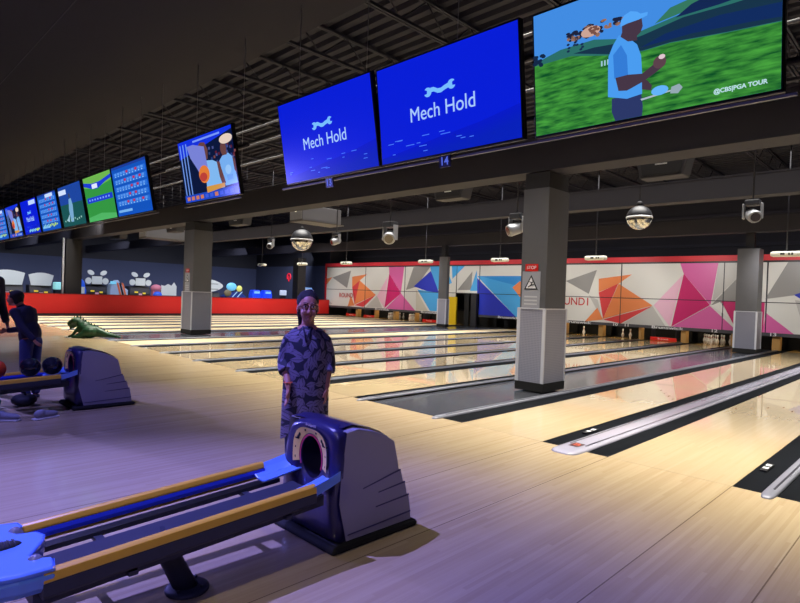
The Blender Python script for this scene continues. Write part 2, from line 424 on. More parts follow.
# ================================================================== MASKING
PAL = {'OR':(236,140,84),'RD':(222,70,74),'GR':(150,149,148),'LG':(196,195,192),'PP':(238,190,214),'PK':(222,104,172),'MG':(206,36,112),
       'LB':(76,172,238),'DB':(42,58,196),'MB':(48,146,226),'BG':(206,202,190),'WH':(236,235,230)}
keys = list(PAL)
pm = [mat('masking_'+k, PAL[k], .38) for k in keys]
m_base = mat('masking_white', (226,226,222), .38)
ART = [
('OR',[(-30.11,2.36),(-29.37,2.48),(-30.09,1.88)]),
('GR',[(-29.37,2.45),(-27.52,2.90),(-27.85,1.79)]),
('LG',[(-30.04,1.12),(-29.28,0.72),(-30.02,0.62)]),
('OR',[(-27.38,2.51),(-25.97,2.67),(-26.64,2.28),(-27.35,1.85)]),
('RD',[(-27.35,1.85),(-26.64,2.28),(-27.06,0.72)]),
('OR',[(-26.64,2.28),(-25.13,1.42),(-27.07,0.76)]),
('RD',[(-27.06,0.72),(-25.13,1.42),(-26.21,0.64)]),
('OR',[(-27.46,1.32),(-27.06,0.70),(-27.72,0.62)]),
('LG',[(-25.02,1.38),(-24.52,0.65),(-26.00,0.65)]),
('PP',[(-24.13,2.56),(-25.02,1.35),(-24.33,0.66)]),
('PK',[(-24.07,3.16),(-22.80,3.14),(-22.99,1.58),(-24.02,2.70)]),
('MG',[(-24.02,2.70),(-22.99,1.57),(-24.33,0.66)]),
('PK',[(-22.99,1.57),(-21.81,0.61),(-24.24,0.63)]),
('GR',[(-22.60,1.77),(-22.06,3.08),(-20.75,3.12),(-21.82,1.95)]),
('LB',[(-20.82,3.13),(-19.67,3.11),(-19.21,2.21),(-20.21,1.81),(-20.74,2.88)]),
('DB',[(-20.74,2.86),(-20.18,1.81),(-19.73,1.45),(-21.99,1.98)]),
('LB',[(-21.70,1.81),(-19.74,1.63),(-19.56,0.67),(-20.70,0.65)]),
('BG',[(-21.82,1.81),(-20.85,0.64),(-21.76,0.64)]),
('LB',[(-19.26,3.11),(-18.38,3.10),(-19.19,2.42)]),
('GR',[(-18.82,1.84),(-17.88,2.82),(-17.91,1.86)]),
('LB',[(-17.60,2.89),(-17.53,1.82),(-17.99,1.81)]),
('LB',[(-17.57,2.58),(-15.08,2.59),(-14.35,2.17),(-14.16,1.47),(-14.99,0.48),(-15.16,0.61)]),
('MB',[(-17.39,2.58),(-14.89,2.06),(-14.47,2.59)]),
('DB',[(-17.56,2.48),(-15.10,0.57),(-17.48,0.59)]),
('OR',[(-15.42,2.03),(-15.01,2.35),(-14.44,1.88),(-14.98,1.58)]),
('GR',[(-12.61,2.37),(-11.17,2.86),(-11.50,1.82)]),
('LG',[(-11.50,1.77),(-11.07,1.57),(-10.86,0.76)]),
('OR',[(-11.07,2.48),(-9.65,2.67),(-10.19,2.28),(-11.05,1.91)]),
('RD',[(-11.05,1.89),(-10.21,2.28),(-10.81,0.77)]),
('OR',[(-10.19,2.28),(-8.77,1.42),(-10.81,0.77)]),
('RD',[(-10.81,0.74),(-8.77,1.40),(-10.03,0.62)]),
('OR',[(-11.08,1.24),(-10.81,0.74),(-11.63,0.61)]),
('LG',[(-8.77,1.39),(-8.22,0.59),(-9.96,0.62)]),
('PP',[(-7.67,2.65),(-8.72,1.44),(-8.07,0.60)]),
('PK',[(-7.80,3.15),(-6.43,3.17),(-6.65,1.52),(-7.64,2.69)]),
('MG',[(-7.64,2.69),(-6.67,1.52),(-8.02,0.62)]),
('PK',[(-6.67,1.49),(-5.63,0.51),(-8.02,0.60)]),
('LG',[(-6.43,3.17),(-5.67,3.20),(-5.56,2.83),(-6.60,1.60)]),
('GR',[(-6.63,1.52),(-5.56,2.83),(-5.43,1.79)]),
('MG',[(-6.30,1.70),(-4.90,1.70),(-4.92,0.60),(-5.70,0.54)]),
('WH',[(-6.63,1.50),(-6.33,1.65),(-5.98,1.07)]),
('PK',[(-4.85,1.31),(-3.98,0.60),(-4.95,0.56)]),
('GR',[(-4.24,3.14),(-3.87,3.13),(-3.49,2.49),(-3.75,2.01),(-4.90,1.80)]),
('DB',[(-4.06,1.97),(-3.72,2.11),(-3.71,1.74)]),
('LG',[(-4.02,1.80),(-3.71,1.74),(-3.67,0.59)]),

]
def clip(poly, x0, x1, z0, z1):
    def cut(p, f, g):
        out = []
        for i in range(len(p)):
            a, b = p[i-1], p[i]
            fa, fb = f(a), f(b)
            if fa != fb: out.append(g(a, b))
            if fb: out.append(b)
        return out
    def ix(v): return lambda a, b: (v, a[1]+(b[1]-a[1])*(v-a[0])/(b[0]-a[0]))
    def iz(v): return lambda a, b: (a[0]+(b[0]-a[0])*(v-a[1])/(b[1]-a[1]), v)
    for f, g in ((lambda p: p[0] > x0, ix(x0)), (lambda p: p[0] < x1, ix(x1)), (lambda p: p[1] > z0, iz(z0)), (lambda p: p[1] < z1, iz(z1))):
        if poly: poly = cut(poly, f, g)
    return poly
SEAM = [(-29.97,-26.1,'leftmost panel with lettering and red and orange shards, beside the red wall'),(-26.1,-22.7,'panel with magenta and pink triangles behind the woman'),
        (-22.7,-18.9,'panel with blue triangles left of the yellow post'),(-18.9,-17.4,'short raised panel above the dark doorway'),
        (-17.4,-13.75,'panel with large dark blue and sky blue triangles'),(-13.75,-10.08,'white panel with grey shard and lettering right of the nearest column'),
        (-10.08,-6.23,'panel with orange point and big magenta triangle'),(-6.23,-4.85,'narrow panel with magenta triangle behind the far right column'),
        (-4.85,-1.1,'panel at the right edge with pink and grey shards'),(-1.1,2.6,'plain pale panel past the right edge')]
for x0, x1, lab in SEAM:
    r = thing('masking_unit', lab, 'masking panel', ((x0+x1)/2, YM, .33))
    door = x1 == -17.4
    for nm, z0, z1 in (('upper_panel', 1.70, 3.1), ('lower_panel', .62, 1.67)):
        if door and nm == 'lower_panel': continue
        m = MB().box(x0+.015, x1-.015, YM, YM+.04, z0, z1, 0)
        for i, (k, pts) in enumerate(ART):
            q = clip(pts, x0+.015, x1-.015, z0, z1)
            if len(q) > 2: m.add([(p[0], YM-.001-.0003*(i+1), p[1]) for p in q], [tuple(range(len(q)))], 1+keys.index(k))
        m.build(nm, [m_base]+pm, r)
    MB().box(x0, x1, YM+.01, YM+.06, 3.1, 3.17).build('roller_tube', mat('roller_dark', (50,44,48), .4), r)
    f = MB().box(x0, x1, YM+.005, YM+.03, 1.67, 1.70)
    f.box(x1-.03, x1, YM-.003, YM+.02, 1.68 if door else .62, 3.12)
    f.build('frame', m_cap_dk, r)
    if not door: MB().box(x0, x1, YM-.01, YM+.05, .5, .615).build('valance', mat('valance_grey', (74,74,80), .5), r)
    MB().box(x0, x1, YM-.02, YM+.3, 3.17, 3.38).build('red_header', mat('header_red', (214,52,62), .5), r)
    def unit_text(s, x, z, size, m, sx=1, nm='lettering'):
        if x0 <= x < x1: text(nm, s, size, m, r, (x, YM-.018, z), (PI/2,0,0), sx=sx, bold=.003)
    for bx in (-24.54, -20.77, -15.61, -11.95, -8.18): unit_text('Brunswick', bx, .56, .15, m_white, 1.9)
    for s, bx in (('10',-10.27),('11',-9.78),('12',-6.49),('13',-4.62)): unit_text(s, bx, .56, .16, m_white, 1.5, 'lane_number')
    unit_text('ROUND1', -27.82, 1.31, .40, mat('logo_red', (196,40,44), .5), .95, 'logo_text')
    unit_text('ROUND1', -12.37, 1.46, .48, mat('logo_red', (196,40,44), .5), .95, 'logo_text')
o = MB().box(-30.12, -29.98, YM-.03, YM+.1, 0, 3.38).build('masking_post', m_redp); tag(o, 'upright red trim post at the left end of the panels', 'post')
# pits and kickbacks
m_tan = mat('kickback_wood', (190,146,84), .4, noise=.15, nscale=5)
for n in ks:
    a, b = LANES[n]
    r = thing('pin_pit', 'dark pit at the end of the ' + ORD[n], 'pinsetter pit', ((a+b)/2, YM+1.6, 0), group='dark pits behind the pins')
    MB().box(a-GU, b+GU, YM+1.45, YM+1.5, -.05, .8).build('pit_curtain', m_black, r)
    MB().box(a-GU, b+GU, YM+.12, YM+1.5, .75, .79).build('machine_underside', m_black, r)
def kick(x0, x1, i):
    o = MB().box(x0, x1, YM+.1, YM+.4, .001, .7).build('kickback', m_tan, bevel=.01)
    tag(o, 'tan wooden kickback board, ' + i, 'kickback', 'wooden kickbacks between pin decks')
for n in ks[:-1]:
    if n in (6, 12): continue
    kick(LANES[n][1]+GU+.01, LANES[n+1][0]-GU-.01, 'end of the ' + ORD[n])
kick(-4.66, -4.42, 'right of the far right column'); kick(-5.95, -5.75, 'left of the far right column')
# doorway behind the far walkway and its hardware
o = MB().box(-18.75, -17.4, 24.9, 24.95, 0, 1.66).build('doorway_shade', m_black); tag(o, 'black sheet imitating the shade in the open service doorway beside the yellow post', 'shade sheet')  # black sheet stands in for the darkness of the open doorway
o = MB().box(-19.28, -18.7, 23.1, 23.18, 0, 1.47).build('safety_post', mat('safety_yellow', (236,200,20), .4)); tag(o, 'bright yellow upright post board at the service doorway', 'post')
o = MB().box(-17.75, -17.42, 23.1, 23.25, 0, 1.64).build('doorway_panel', m_dark); tag(o, 'dark grey door panel at the service doorway', 'panel')
w = MB().box(-18.3, -18.0, 23.25, 23.28, 0, 1.64).build('doorway_panel', m_black); tag(w, 'black upright board in the middle of the service doorway', 'panel')

# pins
def pin_mesh():
    prof = [(.0,0),(.026,0),(.029,.01),(.045,.06),(.057,.1),(.0605,.115),(.057,.14),(.044,.19),(.03,.225),(.0235,.255),(.024,.28),(.03,.32),(.0323,.345),(.028,.37),(.014,.382),(0,.384)]
    return prof
def make_pin(x, y, lab, grp):
    r = thing('bowling_pin', lab, 'bowling pin', (x, y, 0), group=grp)
    MB().lathe(pin_mesh(), (x, y, 0), 16).build('pin_body', m_white, r)
    MB().lathe([(.0268,.238),(.0248,.246),(.0246,.252)], (x, y, 0), 16).lathe([(.0248,.262),(.0252,.27),(.0262,.277)], (x, y, 0), 16).build('red_stripe', m_redp, r)
    return r
rack = [(0,0)] + [(-.1524,.264),(.1524,.264)] + [(-.305,.528),(0,.528),(.305,.528)] + [(-.457,.792),(-.152,.792),(.152,.792),(.457,.792)]
x12 = sum(LANES[12])/2; y12 = YM + .5
p0 = make_pin(x12, y12, 'white pin in the full rack of ten under number 12', 'full rack of pins under number 12')
for dx, dy in rack[1:]:
    c = copy_tree(p0); c.location.x = x12+dx; c.location.y = y12+dy
x10 = sum(LANES[10])/2
for dx, dy, lab in ((-.1,.1,'leftmost white pin left standing under number 10'), (.152,.264,'middle white pin left standing under number 10'), (.44,.792,'rightmost white pin left standing under number 10')):
    c = copy_tree(p0); c.location.x = x10+dx; c.location.y = y12+dy; c['label'] = lab; c['group'] = 'pins left standing under number 10'
for ln, dx, dy, lab in ((8, .3, .5, 'lone white pin at the lane end just left of the nearest column'), (9, -.1, 0, 'lone white pin at the lane end hidden behind the nearest column')):
    c = copy_tree(p0); c.location.x = sum(LANES[ln])/2+dx; c.location.y = y12+dy; c['label'] = lab; c['group'] = 'lone pins'
for ln in (3, 4):
    for dx, dy in rack:
        c = copy_tree(p0); c.location.x = sum(LANES[ln])/2+dx; c.location.y = y12+dy
        c['group'] = 'rack of pins on lane %d' % ln
        c['label'] = 'white pin in the rack of the ' + ORD[ln]
for ln in (1, 2, 5, 11):
    a, b = LANES[ln]
    r = thing('sweep_bar', 'red sweep bar, end of the ' + ORD[ln], 'sweep bar', ((a+b)/2, y12-.1, 0), group='red sweep bars')
    MB().box(a+.02, b-.02, y12-.12, y12-.08, .005, .15).build('bar', m_redp, r, bevel=.01)
    text('lettering', 'Brunswick', .1, m_white, r, ((a+b)/2, y12-.122, .08), (PI/2,0,0))
    MB().box(a+.05, a+.08, y12-.08, y12+.3, .1, .5).box(b-.08, b-.05, y12-.08, y12+.3, .1, .5).build('arm', m_steel, r)
# ================================================================== SCREENS
TW, TH = 1.63, .925
m_bezel = mat('tv_bezel', (10,10,12), .35)
def tv(xc, lab, draw, num=None, base=(8,30,215), e=1.0):
    r = thing('television', lab, 'television', (xc, 3.86, 2.75 if xc > -2 else 2.765)); r.rotation_euler = (.12 if xc > -2 else .14 if xc > -4 else .19, 0, 0)
    OFF[r.name] = Vector((0,0,0))
    W, H = TW, TH
    MB().box(-W/2, W/2, -.02, .04, 0, H).build('casing', m_bezel, r, bevel=.006)
    MB().box(-.25, .25, .04, .09, .25, .7).build('wall_bracket', m_steel, r)
    sc = MB(); mats = []
    def shape(pts, col, em=1.0, layer=0, m=None):
        mm = m or screen('%d_%d_%d_%d' % (*col, int(em*100)), col, em*e)
        if mm not in mats: mats.append(mm)
        sc.add([((u-.5)*(W-.03), -.0205-.0003*layer, .018+v*(H-.036)) for u, v in pts], [tuple(range(len(pts)))], mats.index(mm))
    def rect(u0, u1, v0, v1, col, em=1.0, layer=1): shape([(u0,v0),(u1,v0),(u1,v1),(u0,v1)], col, em, layer)
    def disc(u, v, ru, rv, col, em=1.0, layer=1, n=18, a0=0, a1=2*PI): shape([(u+ru*math.cos(a0+(a1-a0)*k/n), v+rv*math.sin(a0+(a1-a0)*k/n)) for k in range(n)], col, em, layer)
    rect(0, 1, 0, 1, base, 1, 0)
    draw(shape, rect, disc, r)
    sc.build('screen', mats, r, local=True)
    if num:
        MB().box(-.06, .06, -.03, -.01, -.11, -.01).build('number_plate', mat('plate_blue', (24,24,90), .4), r)
        text('number', num, .1, screen('num', (90,110,230), .8), r, (0, -.032, -.06), (PI/2,0,0), bold=.002)
    return r
def tvtext(r, s, u, v, size, col, sx=1.0, align='CENTER', em=1.0, bold=.0):
    text('screen_text', s, size, screen('txt%d_%d_%d' % col, col, em), r, ((u-.5)*(TW-.03), -.028, .018+v*(TH-.036)), (PI/2,0,0), align, sx, .0005, bold)
def mech(shape, rect, disc, r):
    for i in range(8):   # lower, slightly darker swell
        shape([(0,0),(1,0),(1,.30-.02*i),(.75,.22-.02*i),(.45,.16-.018*i),(.2,.1-.01*i),(0,.06)], (8,26+i,200-2*i), 1, 1+i)
    wc = (120,190,255)
    # wrench: wavy handle with open jaws at both ends
    P = [(-.085,-.002),(-.062,.006),(-.04,.006),(-.012,-.008),(.012,-.01),(.035,-.002),(.06,.004),(.088,.006)]
    cu, cv = .487, .625
    top = [(cu+x, cv+y*1.8+.022) for x, y in P]; bot = [(cu+x, cv+y*1.8-.022) for x, y in P]
    shape([top[0]]+top[1:]+bot[::-1], wc, 1, 10) if False else None
    for i in range(len(P)-1): shape([bot[i], bot[i+1], top[i+1], top[i]], wc, 1, 10)
    for s, (x, y) in ((-1, P[0]), (1, P[-1])):
        X, Y = cu+x, cv+y*1.8
        disc(X, Y, .028, .046, wc, 1, 11)
        shape([(X+s*.004, Y+.016), (X+s*.035, Y+.04), (X+s*.04, Y-.02), (X+s*.006, Y-.014)], (8,30,215), 1, 12)
    tvtext(r, 'Mech Hold', .495, .43, .18, (170,205,255), .95)
    for i in range(14):
        u = random.uniform(.05,.9); v = random.uniform(.05,.24)
        rect(u, u+random.uniform(.02,.07), v, v+.008, (70,120,250), 1, 13)
def scoreboard(shape, rect, disc, r):
    rect(0, 1, 0, 1, (20,84,190), 1, 1)
    for i in range(5):
        v = .2+.145*i
        rect(.04, .97, v, v+.1, (40,110,215), 1, 2)
        for k in range(10):
            c = (190,50,80) if (k*7+i*3) % 5 < 2 and 2 < k < 9 else (90,150,235)
            rect(.08+.086*k, .14+.086*k, v+.045, v+.09, c, 1, 3)
            rect(.09+.086*k, .12+.086*k, v+.012, v+.032, (150,200,250), 1, 3)
    rect(.04, .45, .07, .12, (120,180,240), 1, 2)
    rect(.0, 1, .95, 1, (30,60,150), 1, 2)
def golf_green(shape, rect, disc, r):
    rect(0, 1, 0, 1, (52,150,66), 1, 1)
    shape([(0,.78),(.35,.72),(.6,.74),(1,.8),(1,1),(0,1)], (110,180,80), 1, 2)
    shape([(0,.82),(.3,.72),(.5,.7),(.8,.8),(1,.84),(1,.92),(.6,.84),(.3,.84),(0,.9)], (30,60,210), 1, 3)
    rect(.3, .5, .72, .82, (225,235,255), 1, 4)
    rect(.05, .97, .42, .54, (30,60,205), 1, 3)
    for k in range(8): rect(.12+.1*k, .17+.1*k, .46, .5, (120,160,250), 1, 4)
    shape([(.0,.0),(1,0),(1,.1),(.5,.16),(0,.1)], (80,180,100), 1, 3)
def golf_far(shape, rect, disc, r):
    rect(0, 1, 0, .55, (26,84,84), 1, 1); rect(0, 1, .55, 1, (30,70,160), 1, 1)
    rect(.0, .35, .8, .92, (210,225,255), 1, 2)
    shape([(.38,.1),(.5,.1),(.56,.5),(.52,.68),(.42,.66),(.36,.4)], (120,170,210), 1, 3)
    disc(.47, .74, .035, .06, (60,70,90), 1, 4)
    shape([(.2,.15),(.36,.3),(.3,.1)], (160,200,220), 1, 3)
    for k in range(9): rect(.1+.09*k, .14+.09*k, .12+.02*(k % 3), .16+.02*(k % 3), (150,200,190), 1, 4)
def mech_small(shape, rect, disc, r):
    mech(shape, rect, disc, r)
    rect(.55, .95, .84, .96, (190,215,255), 1, 14)
    for k in range(12): rect(.3+.055*k, .35+.055*k, .05+.02*(k % 3), .12+.02*(k % 2), (130,200,230) if k < 8 else (190,230,60), 1, 15)
def score_small(shape, rect, disc, r):
    scoreboard(shape, rect, disc, r)
    rect(.45, .85, .88, .97, (200,220,255), 1, 14)
    for k in range(9): rect(.1+.09*k, .15+.09*k, .08+.02*(k % 3), .16+.02*(k % 2), (140,210,220) if k < 4 else (190,230,60), 1, 15)
def players(shape, rect, disc, r, sx=1):
    rect(0, 1, 0, 1, (12,24,60), 1, 1)
    shape([(0,.72),(.35,.8),(1,.95),(1,1),(0,1)], (20,50,220), 1, 2)
    rect(.3, .8, .93, .96, (120,150,240), 1, 3) if sx == 1 else None
    for i in range(70):
        u = random.uniform(.3,1); v = random.uniform(.35,.78); rect(u, u+.03, v, v+.04, random.choice([(90,30,50),(40,60,120),(120,70,70),(30,30,70),(70,80,140)]), 1, 3)
    for u in (.03,.09,.15): rect(u, u+.02, .12, .95, (110,150,230), 1, 3)
    rect(0, 1, 0, .12, (30,70,190), 1, 4)
    for k in range(10): rect(.04+.09*k, .1+.09*k, .03, .09, random.choice([(200,120,90),(150,180,240),(60,90,220)]), 1, 5)
    # left player reaching out, towel and ball
    skin = (104,66,66)
    shape([(.5,.6),(.62,.58),(.71,.52),(.74,.3),(.77,.13),(.45,.13),(.47,.4)], (128,184,240), 1, 6)
    shape([(.36,.84),(.44,.9),(.52,.88),(.56,.76),(.54,.62),(.46,.6),(.40,.7)], skin, 1, 7)
    shape([(.69,.55),(.74,.5),(.80,.2),(.75,.14),(.71,.3)], skin, 1, 7)
    shape([(.17,.9),(.30,.9),(.5,.82),(.52,.5),(.5,.3),(.42,.3),(.3,.55),(.22,.7)], (120,130,214), 1, 8)
    disc(.44, .4, .1, .14, (226,124,54), 1, 9); disc(.42, .36, .07, .07, (188,64,56), 1, 10)
    shape([(.45,.2),(.78,.2),(.78,.14),(.45,.1)], (210,150,70), 1, 8)
    # right player
    shape([(.74,.54),(.80,.6),(.9,.62),(.97,.54),(1,.16),(.79,.15),(.76,.36)], (118,174,240), 1, 6)
    disc(.83, .70, .05, .1, skin, 1, 7); shape([(.80,.6),(.88,.6),(.87,.68),(.81,.68)], skin, 1, 7)
    disc(.89, .83, .11, .07, (228,206,190), 1, 8)
    shape([(.96,.55),(1,.5),(1,.3),(.97,.35)], skin, 1, 7)
    disc(.87, .38, .05, .07, (150,196,246), 1, 9)
    for k in range(5): rect(.84+.02*k, .85+.02*k, .22, .3, (90,140,220), 1, 9)
def field_mat():
    m = D.materials.new('screen_turf'); m.use_nodes = True; nt = m.node_tree; b = nt.nodes['Principled BSDF']
    b.inputs['Base Color'].default_value = (0,0,0,1); b.inputs['Roughness'].default_value = .25
    tc = nt.nodes.new('ShaderNodeTexCoord'); mp = nt.nodes.new('ShaderNodeMapping'); mp.inputs['Scale'].default_value = (3,1,16); mp.inputs['Rotation'].default_value = (0,.12,0)
    n = nt.nodes.new('ShaderNodeTexNoise'); n.inputs['Scale'].default_value = 2.2; n.inputs['Detail'].default_value = 5
    nt.links.new(tc.outputs['Object'], mp.inputs[0]); nt.links.new(mp.outputs[0], n.inputs['Vector'])
    cr = nt.nodes.new('ShaderNodeValToRGB'); e = cr.color_ramp.elements
    e[0].position = .32; e[0].color = lin((14,84,40))+(1,); e[1].position = .68; e[1].color = lin((76,170,66))+(1,)
    nt.links.new(n.outputs['Fac'], cr.inputs[0]); nt.links.new(cr.outputs[0], b.inputs['Emission Color']); b.inputs['Emission Strength'].default_value = .9
    return m
def golfer(shape, rect, disc, r):
    rect(0, 1, 0, 1, (66,140,226), 1, 1)
    shape([(0,.0),(1,0),(1,.44),(.83,.45),(.62,.5),(.51,.5),(.37,.53),(.19,.6),(0,.6)], (0,0,0), 1, 2, field_mat())
    shape([(0,.585),(.19,.585),(.37,.505),(.51,.47),(.62,.475),(.83,.44),(1,.42),(1,.70),(.78,.665),(.65,.652),(.51,.621),(.43,.6),(.3,.66),(.137,.66),(0,.61)], (44,110,104), 1, 3)
    shape([(.2,.6),(.37,.515),(.51,.475),(.62,.48),(.83,.445),(1,.425),(1,.625),(.83,.62),(.67,.627),(.51,.585),(.43,.575),(.3,.6)], (24,52,74), 1, 4)
    shape([(.5,.5),(.7,.5),(.9,.47),(1,.45),(1,.54),(.8,.57),(.6,.55)], (18,44,96), 1, 5)
    for i in range(60):
        u = random.uniform(.17,.44); v = .735+random.uniform(-.05,.055)*(1-abs(u-.3)*3)
        disc(u, v, random.uniform(.006,.016), random.uniform(.008,.018), (30,34,60) if i % 3 else (150,110,90), 1, 6, 7)
    disc(.284, .73, .045, .04, (205,165,150), 1, 7)
    for i in range(16): disc(random.uniform(.28,.33), random.uniform(.70,.76), .008, .01, (120,80,70), 1, 8, 7)
    for i in range(14): disc(random.uniform(.17,.25), random.uniform(.6,.72), .008, .01, (24,46,80), 1, 6, 7)
    for i in range(16): disc(random.uniform(.0,.05), random.uniform(.58,.66), .012, .014, (20,40,70), 1, 6, 7)
    for i in range(18): disc(random.uniform(.66,.86), random.uniform(.77,.83), .012, .014, (40,50,80), 1, 6, 7)
    shape([(.62,.72),(.78,.76),(.95,.86),(1,.9),(1,.7),(.83,.68),(.66,.66),(.56,.64)], (54,120,96), 1, 5)
    shape([(.7,.70),(.86,.76),(1,.84),(1,.66),(.8,.64),(.64,.64)], (20,40,84), 1, 6)
    for k in range(3): rect(.33+.014*k, .337+.014*k, .44, .48, (160,200,220), 1, 7)
    sk = (70,54,70); shirt = (74,156,240)
    shape([(.377,.175),(.504,.163),(.51,.07),(.506,0),(.391,0),(.376,.073)], (44,56,104), 1, 8)
    shape([(.36,.194),(.443,.149),(.507,.162),(.508,.3),(.504,.443),(.488,.53),(.45,.6),(.411,.636),(.385,.574),(.365,.5),(.362,.434)], shirt, 1, 9)
    shape([(.385,.50),(.42,.56),(.445,.471),(.449,.321),(.389,.322)], (52,124,214), 1, 10)
    shape([(.394,.325),(.449,.326),(.508,.308),(.55,.35),(.567,.36),(.592,.321),(.56,.29),(.514,.25),(.444,.21),(.407,.222)], sk, 1, 11)
    shape([(.507,.272),(.53,.25),(.548,.206),(.544,.172),(.507,.194)], sk, 1, 10)
    disc(.579, .36, .026, .045, (92,66,76), 1, 12); disc(.588, .395, .013, .017, (226,200,210), 1, 13)
    shape([(.5,.126),(.653,.150),(.66,.142),(.505,.112)], (170,186,200), 1, 11)
    shape([(.625,.165),(.655,.175),(.668,.145),(.65,.11),(.62,.12)], (150,170,180), 1, 12)
    disc(.579, .158, .034, .034, (100,180,250), 1, 13)
    shape([(.418,.62),(.43,.67),(.488,.62),(.488,.56),(.45,.57)], sk, 1, 10)
    shape([(.425,.70),(.425,.64),(.45,.60),(.485,.59),(.503,.61),(.512,.65),(.507,.72)], sk, 1, 11)
    shape([(.418,.693),(.42,.735),(.435,.768),(.462,.784),(.49,.765),(.503,.744),(.533,.739),(.53,.716),(.496,.705),(.447,.702)], (84,166,248), 1, 12)
    tvtext(r, '@CBS|PGA TOUR', .87, .065, .036, (190,225,235), 1.0, bold=.001)
tv(-1.575, 'large screen at upper right showing a golfer in blue on green turf', golfer, base=(70,150,232))
tv(-3.305, 'blue screen with wrench symbol and words, directly left of the golf screen', mech, '14')
tv(-4.96, 'blue screen with wrench symbol and words, left one of the big pair', mech, '13')
tv(-7.67, 'lone screen showing basketball players in white, tilted beside the blue pair', players)
tv(-10.54, 'screen with blue score table and red cells, right end of the long row', scoreboard)
tv(-12.22, 'screen with bright green golf course and blue banner', golf_green)
tv(-14.05, 'screen with dark green course and pale standing golfer, left of the bright green one', golf_far)
tv(-15.9, 'small far screen with score table, right half of the blue pair on the left', score_small)
tv(-17.7, 'small far blue screen with wrench symbol, left half of the blue pair on the left', mech_small)
tv(-19.6, 'far screen at left showing a player in a pale shirt', lambda a, b, c, r: players(a, b, c, r, 2))
tv(-21.4, 'furthest blue screen cut by the left edge of the picture', score_small)
# rail + suspension cables
for i, (x0, x1, lab) in enumerate(((-5.9,-.7,'grey mounting rail under the big blue screens and golf screen'), (-8.6,-6.9,'short grey mounting rail behind the basketball screen'), (-22.3,-9.6,'long mounting rail behind the left row of screens'))):
    r = thing('mounting_rail', lab, 'rail', ((x0+x1)/2, 3.95, 2.8))
    MB().tube([(x0, 3.95, 2.95), (x1, 3.95, 2.95)], .025, 8).tube([(x0, 3.95, 3.45), (x1, 3.95, 3.45)], .025, 8).build('tube', m_steel, r)
    MB().box(x0, x1, 3.86, 3.885, 2.722, 2.738).build('lower_trim', m_pipe, r)
    n = max(2, int((x1-x0)/.9))
    for k in range(n):
        x = x0+.15+(x1-x0-.3)*k/(n-1)
        MB().tube([(x, 3.95, 2.9), (x, 3.95, 4.93)], .004, 5).build('cable', m_pipe, r)

# ================================================================== HANGING THINGS
def rod(x, y, z0, r, z1=5.9, rad=.012, m=None):
    MB().tube([(x, y, z0), (x, y, z1)], rad, 6).build('drop_rod', m or m_steel, r)
m_mirror = D.materials.new('mirror_tiles'); m_mirror.use_nodes = True
nt = m_mirror.node_tree; b = nt.nodes['Principled BSDF']; b.inputs['Metallic'].default_value = .9; b.inputs['Roughness'].default_value = .12
g = nt.nodes.new('ShaderNodeTexCoord'); mp = nt.nodes.new('ShaderNodeMapping'); mp.inputs['Scale'].default_value = (30,30,30)
v = nt.nodes.new('ShaderNodeTexVoronoi'); v.inputs['Scale'].default_value = 1; v.inputs['Randomness'].default_value = .3
nt.links.new(g.outputs['Object'], mp.inputs[0]); nt.links.new(mp.outputs[0], v.inputs['Vector'])
mr = nt.nodes.new('ShaderNodeMix'); mr.data_type = 'RGBA'; mr.inputs[6].default_value = (.35,.34,.3,1); mr.inputs[7].default_value = (.95,.93,.85,1)
sx_ = nt.nodes.new('ShaderNodeSeparateColor'); nt.links.new(v.outputs['Color'], sx_.inputs[0]); nt.links.new(sx_.outputs[0], mr.inputs[0]); nt.links.new(mr.outputs[2], b.inputs['Base Color'])
bp = nt.nodes.new('ShaderNodeBump'); bp.inputs['Strength'].default_value = .5; nt.links.new(sx_.outputs[1], bp.inputs['Height']); nt.links.new(bp.outputs[0], b.inputs['Normal'])
m_ballcap = mat('ball_cap_grey', (54,55,60), .35)
def disco(x, y, z, R_, lab):
    r = thing('mirror_ball', lab, 'mirror ball', (x, y, z))
    n = 12
    pr = [(R_*math.sin(PI*i/n/1), -R_*math.cos(PI*i/n)) for i in range(n+1)]
    lo = [p for p in pr if p[1] <= .01]; hi = [p for p in pr if p[1] >= -.01]
    MB().lathe(lo, (x,y,z), 28, smooth=False).build('mirrored_lower_half', m_mirror, r)
    MB().lathe([(p[0]*1.01, p[1]) for p in hi], (x,y,z), 28).build('upper_half', m_ballcap, r)
    MB().lathe([(R_*1.02,-.02),(R_*1.035,0),(R_*1.02,.02)], (x,y,z), 28).build('rim', m_white, r)
    MB().lathe([(.05,0),(.06,.05),(.03,.09)], (x,y,z+R_*.98), 12).build('motor', m_dark, r)
    rod(x, y, z+R_+.05, r, rad=.008)
disco(-4.46, 11, 3.15, .235, 'large half grey half mirrored ball hanging right of the nearest column')
disco(-15.56, 11, 3.19, .36, 'mirror ball hanging above the woman below the projector')
m_lens = mat('lens_grey', (70,56,54), .1, coat=1)
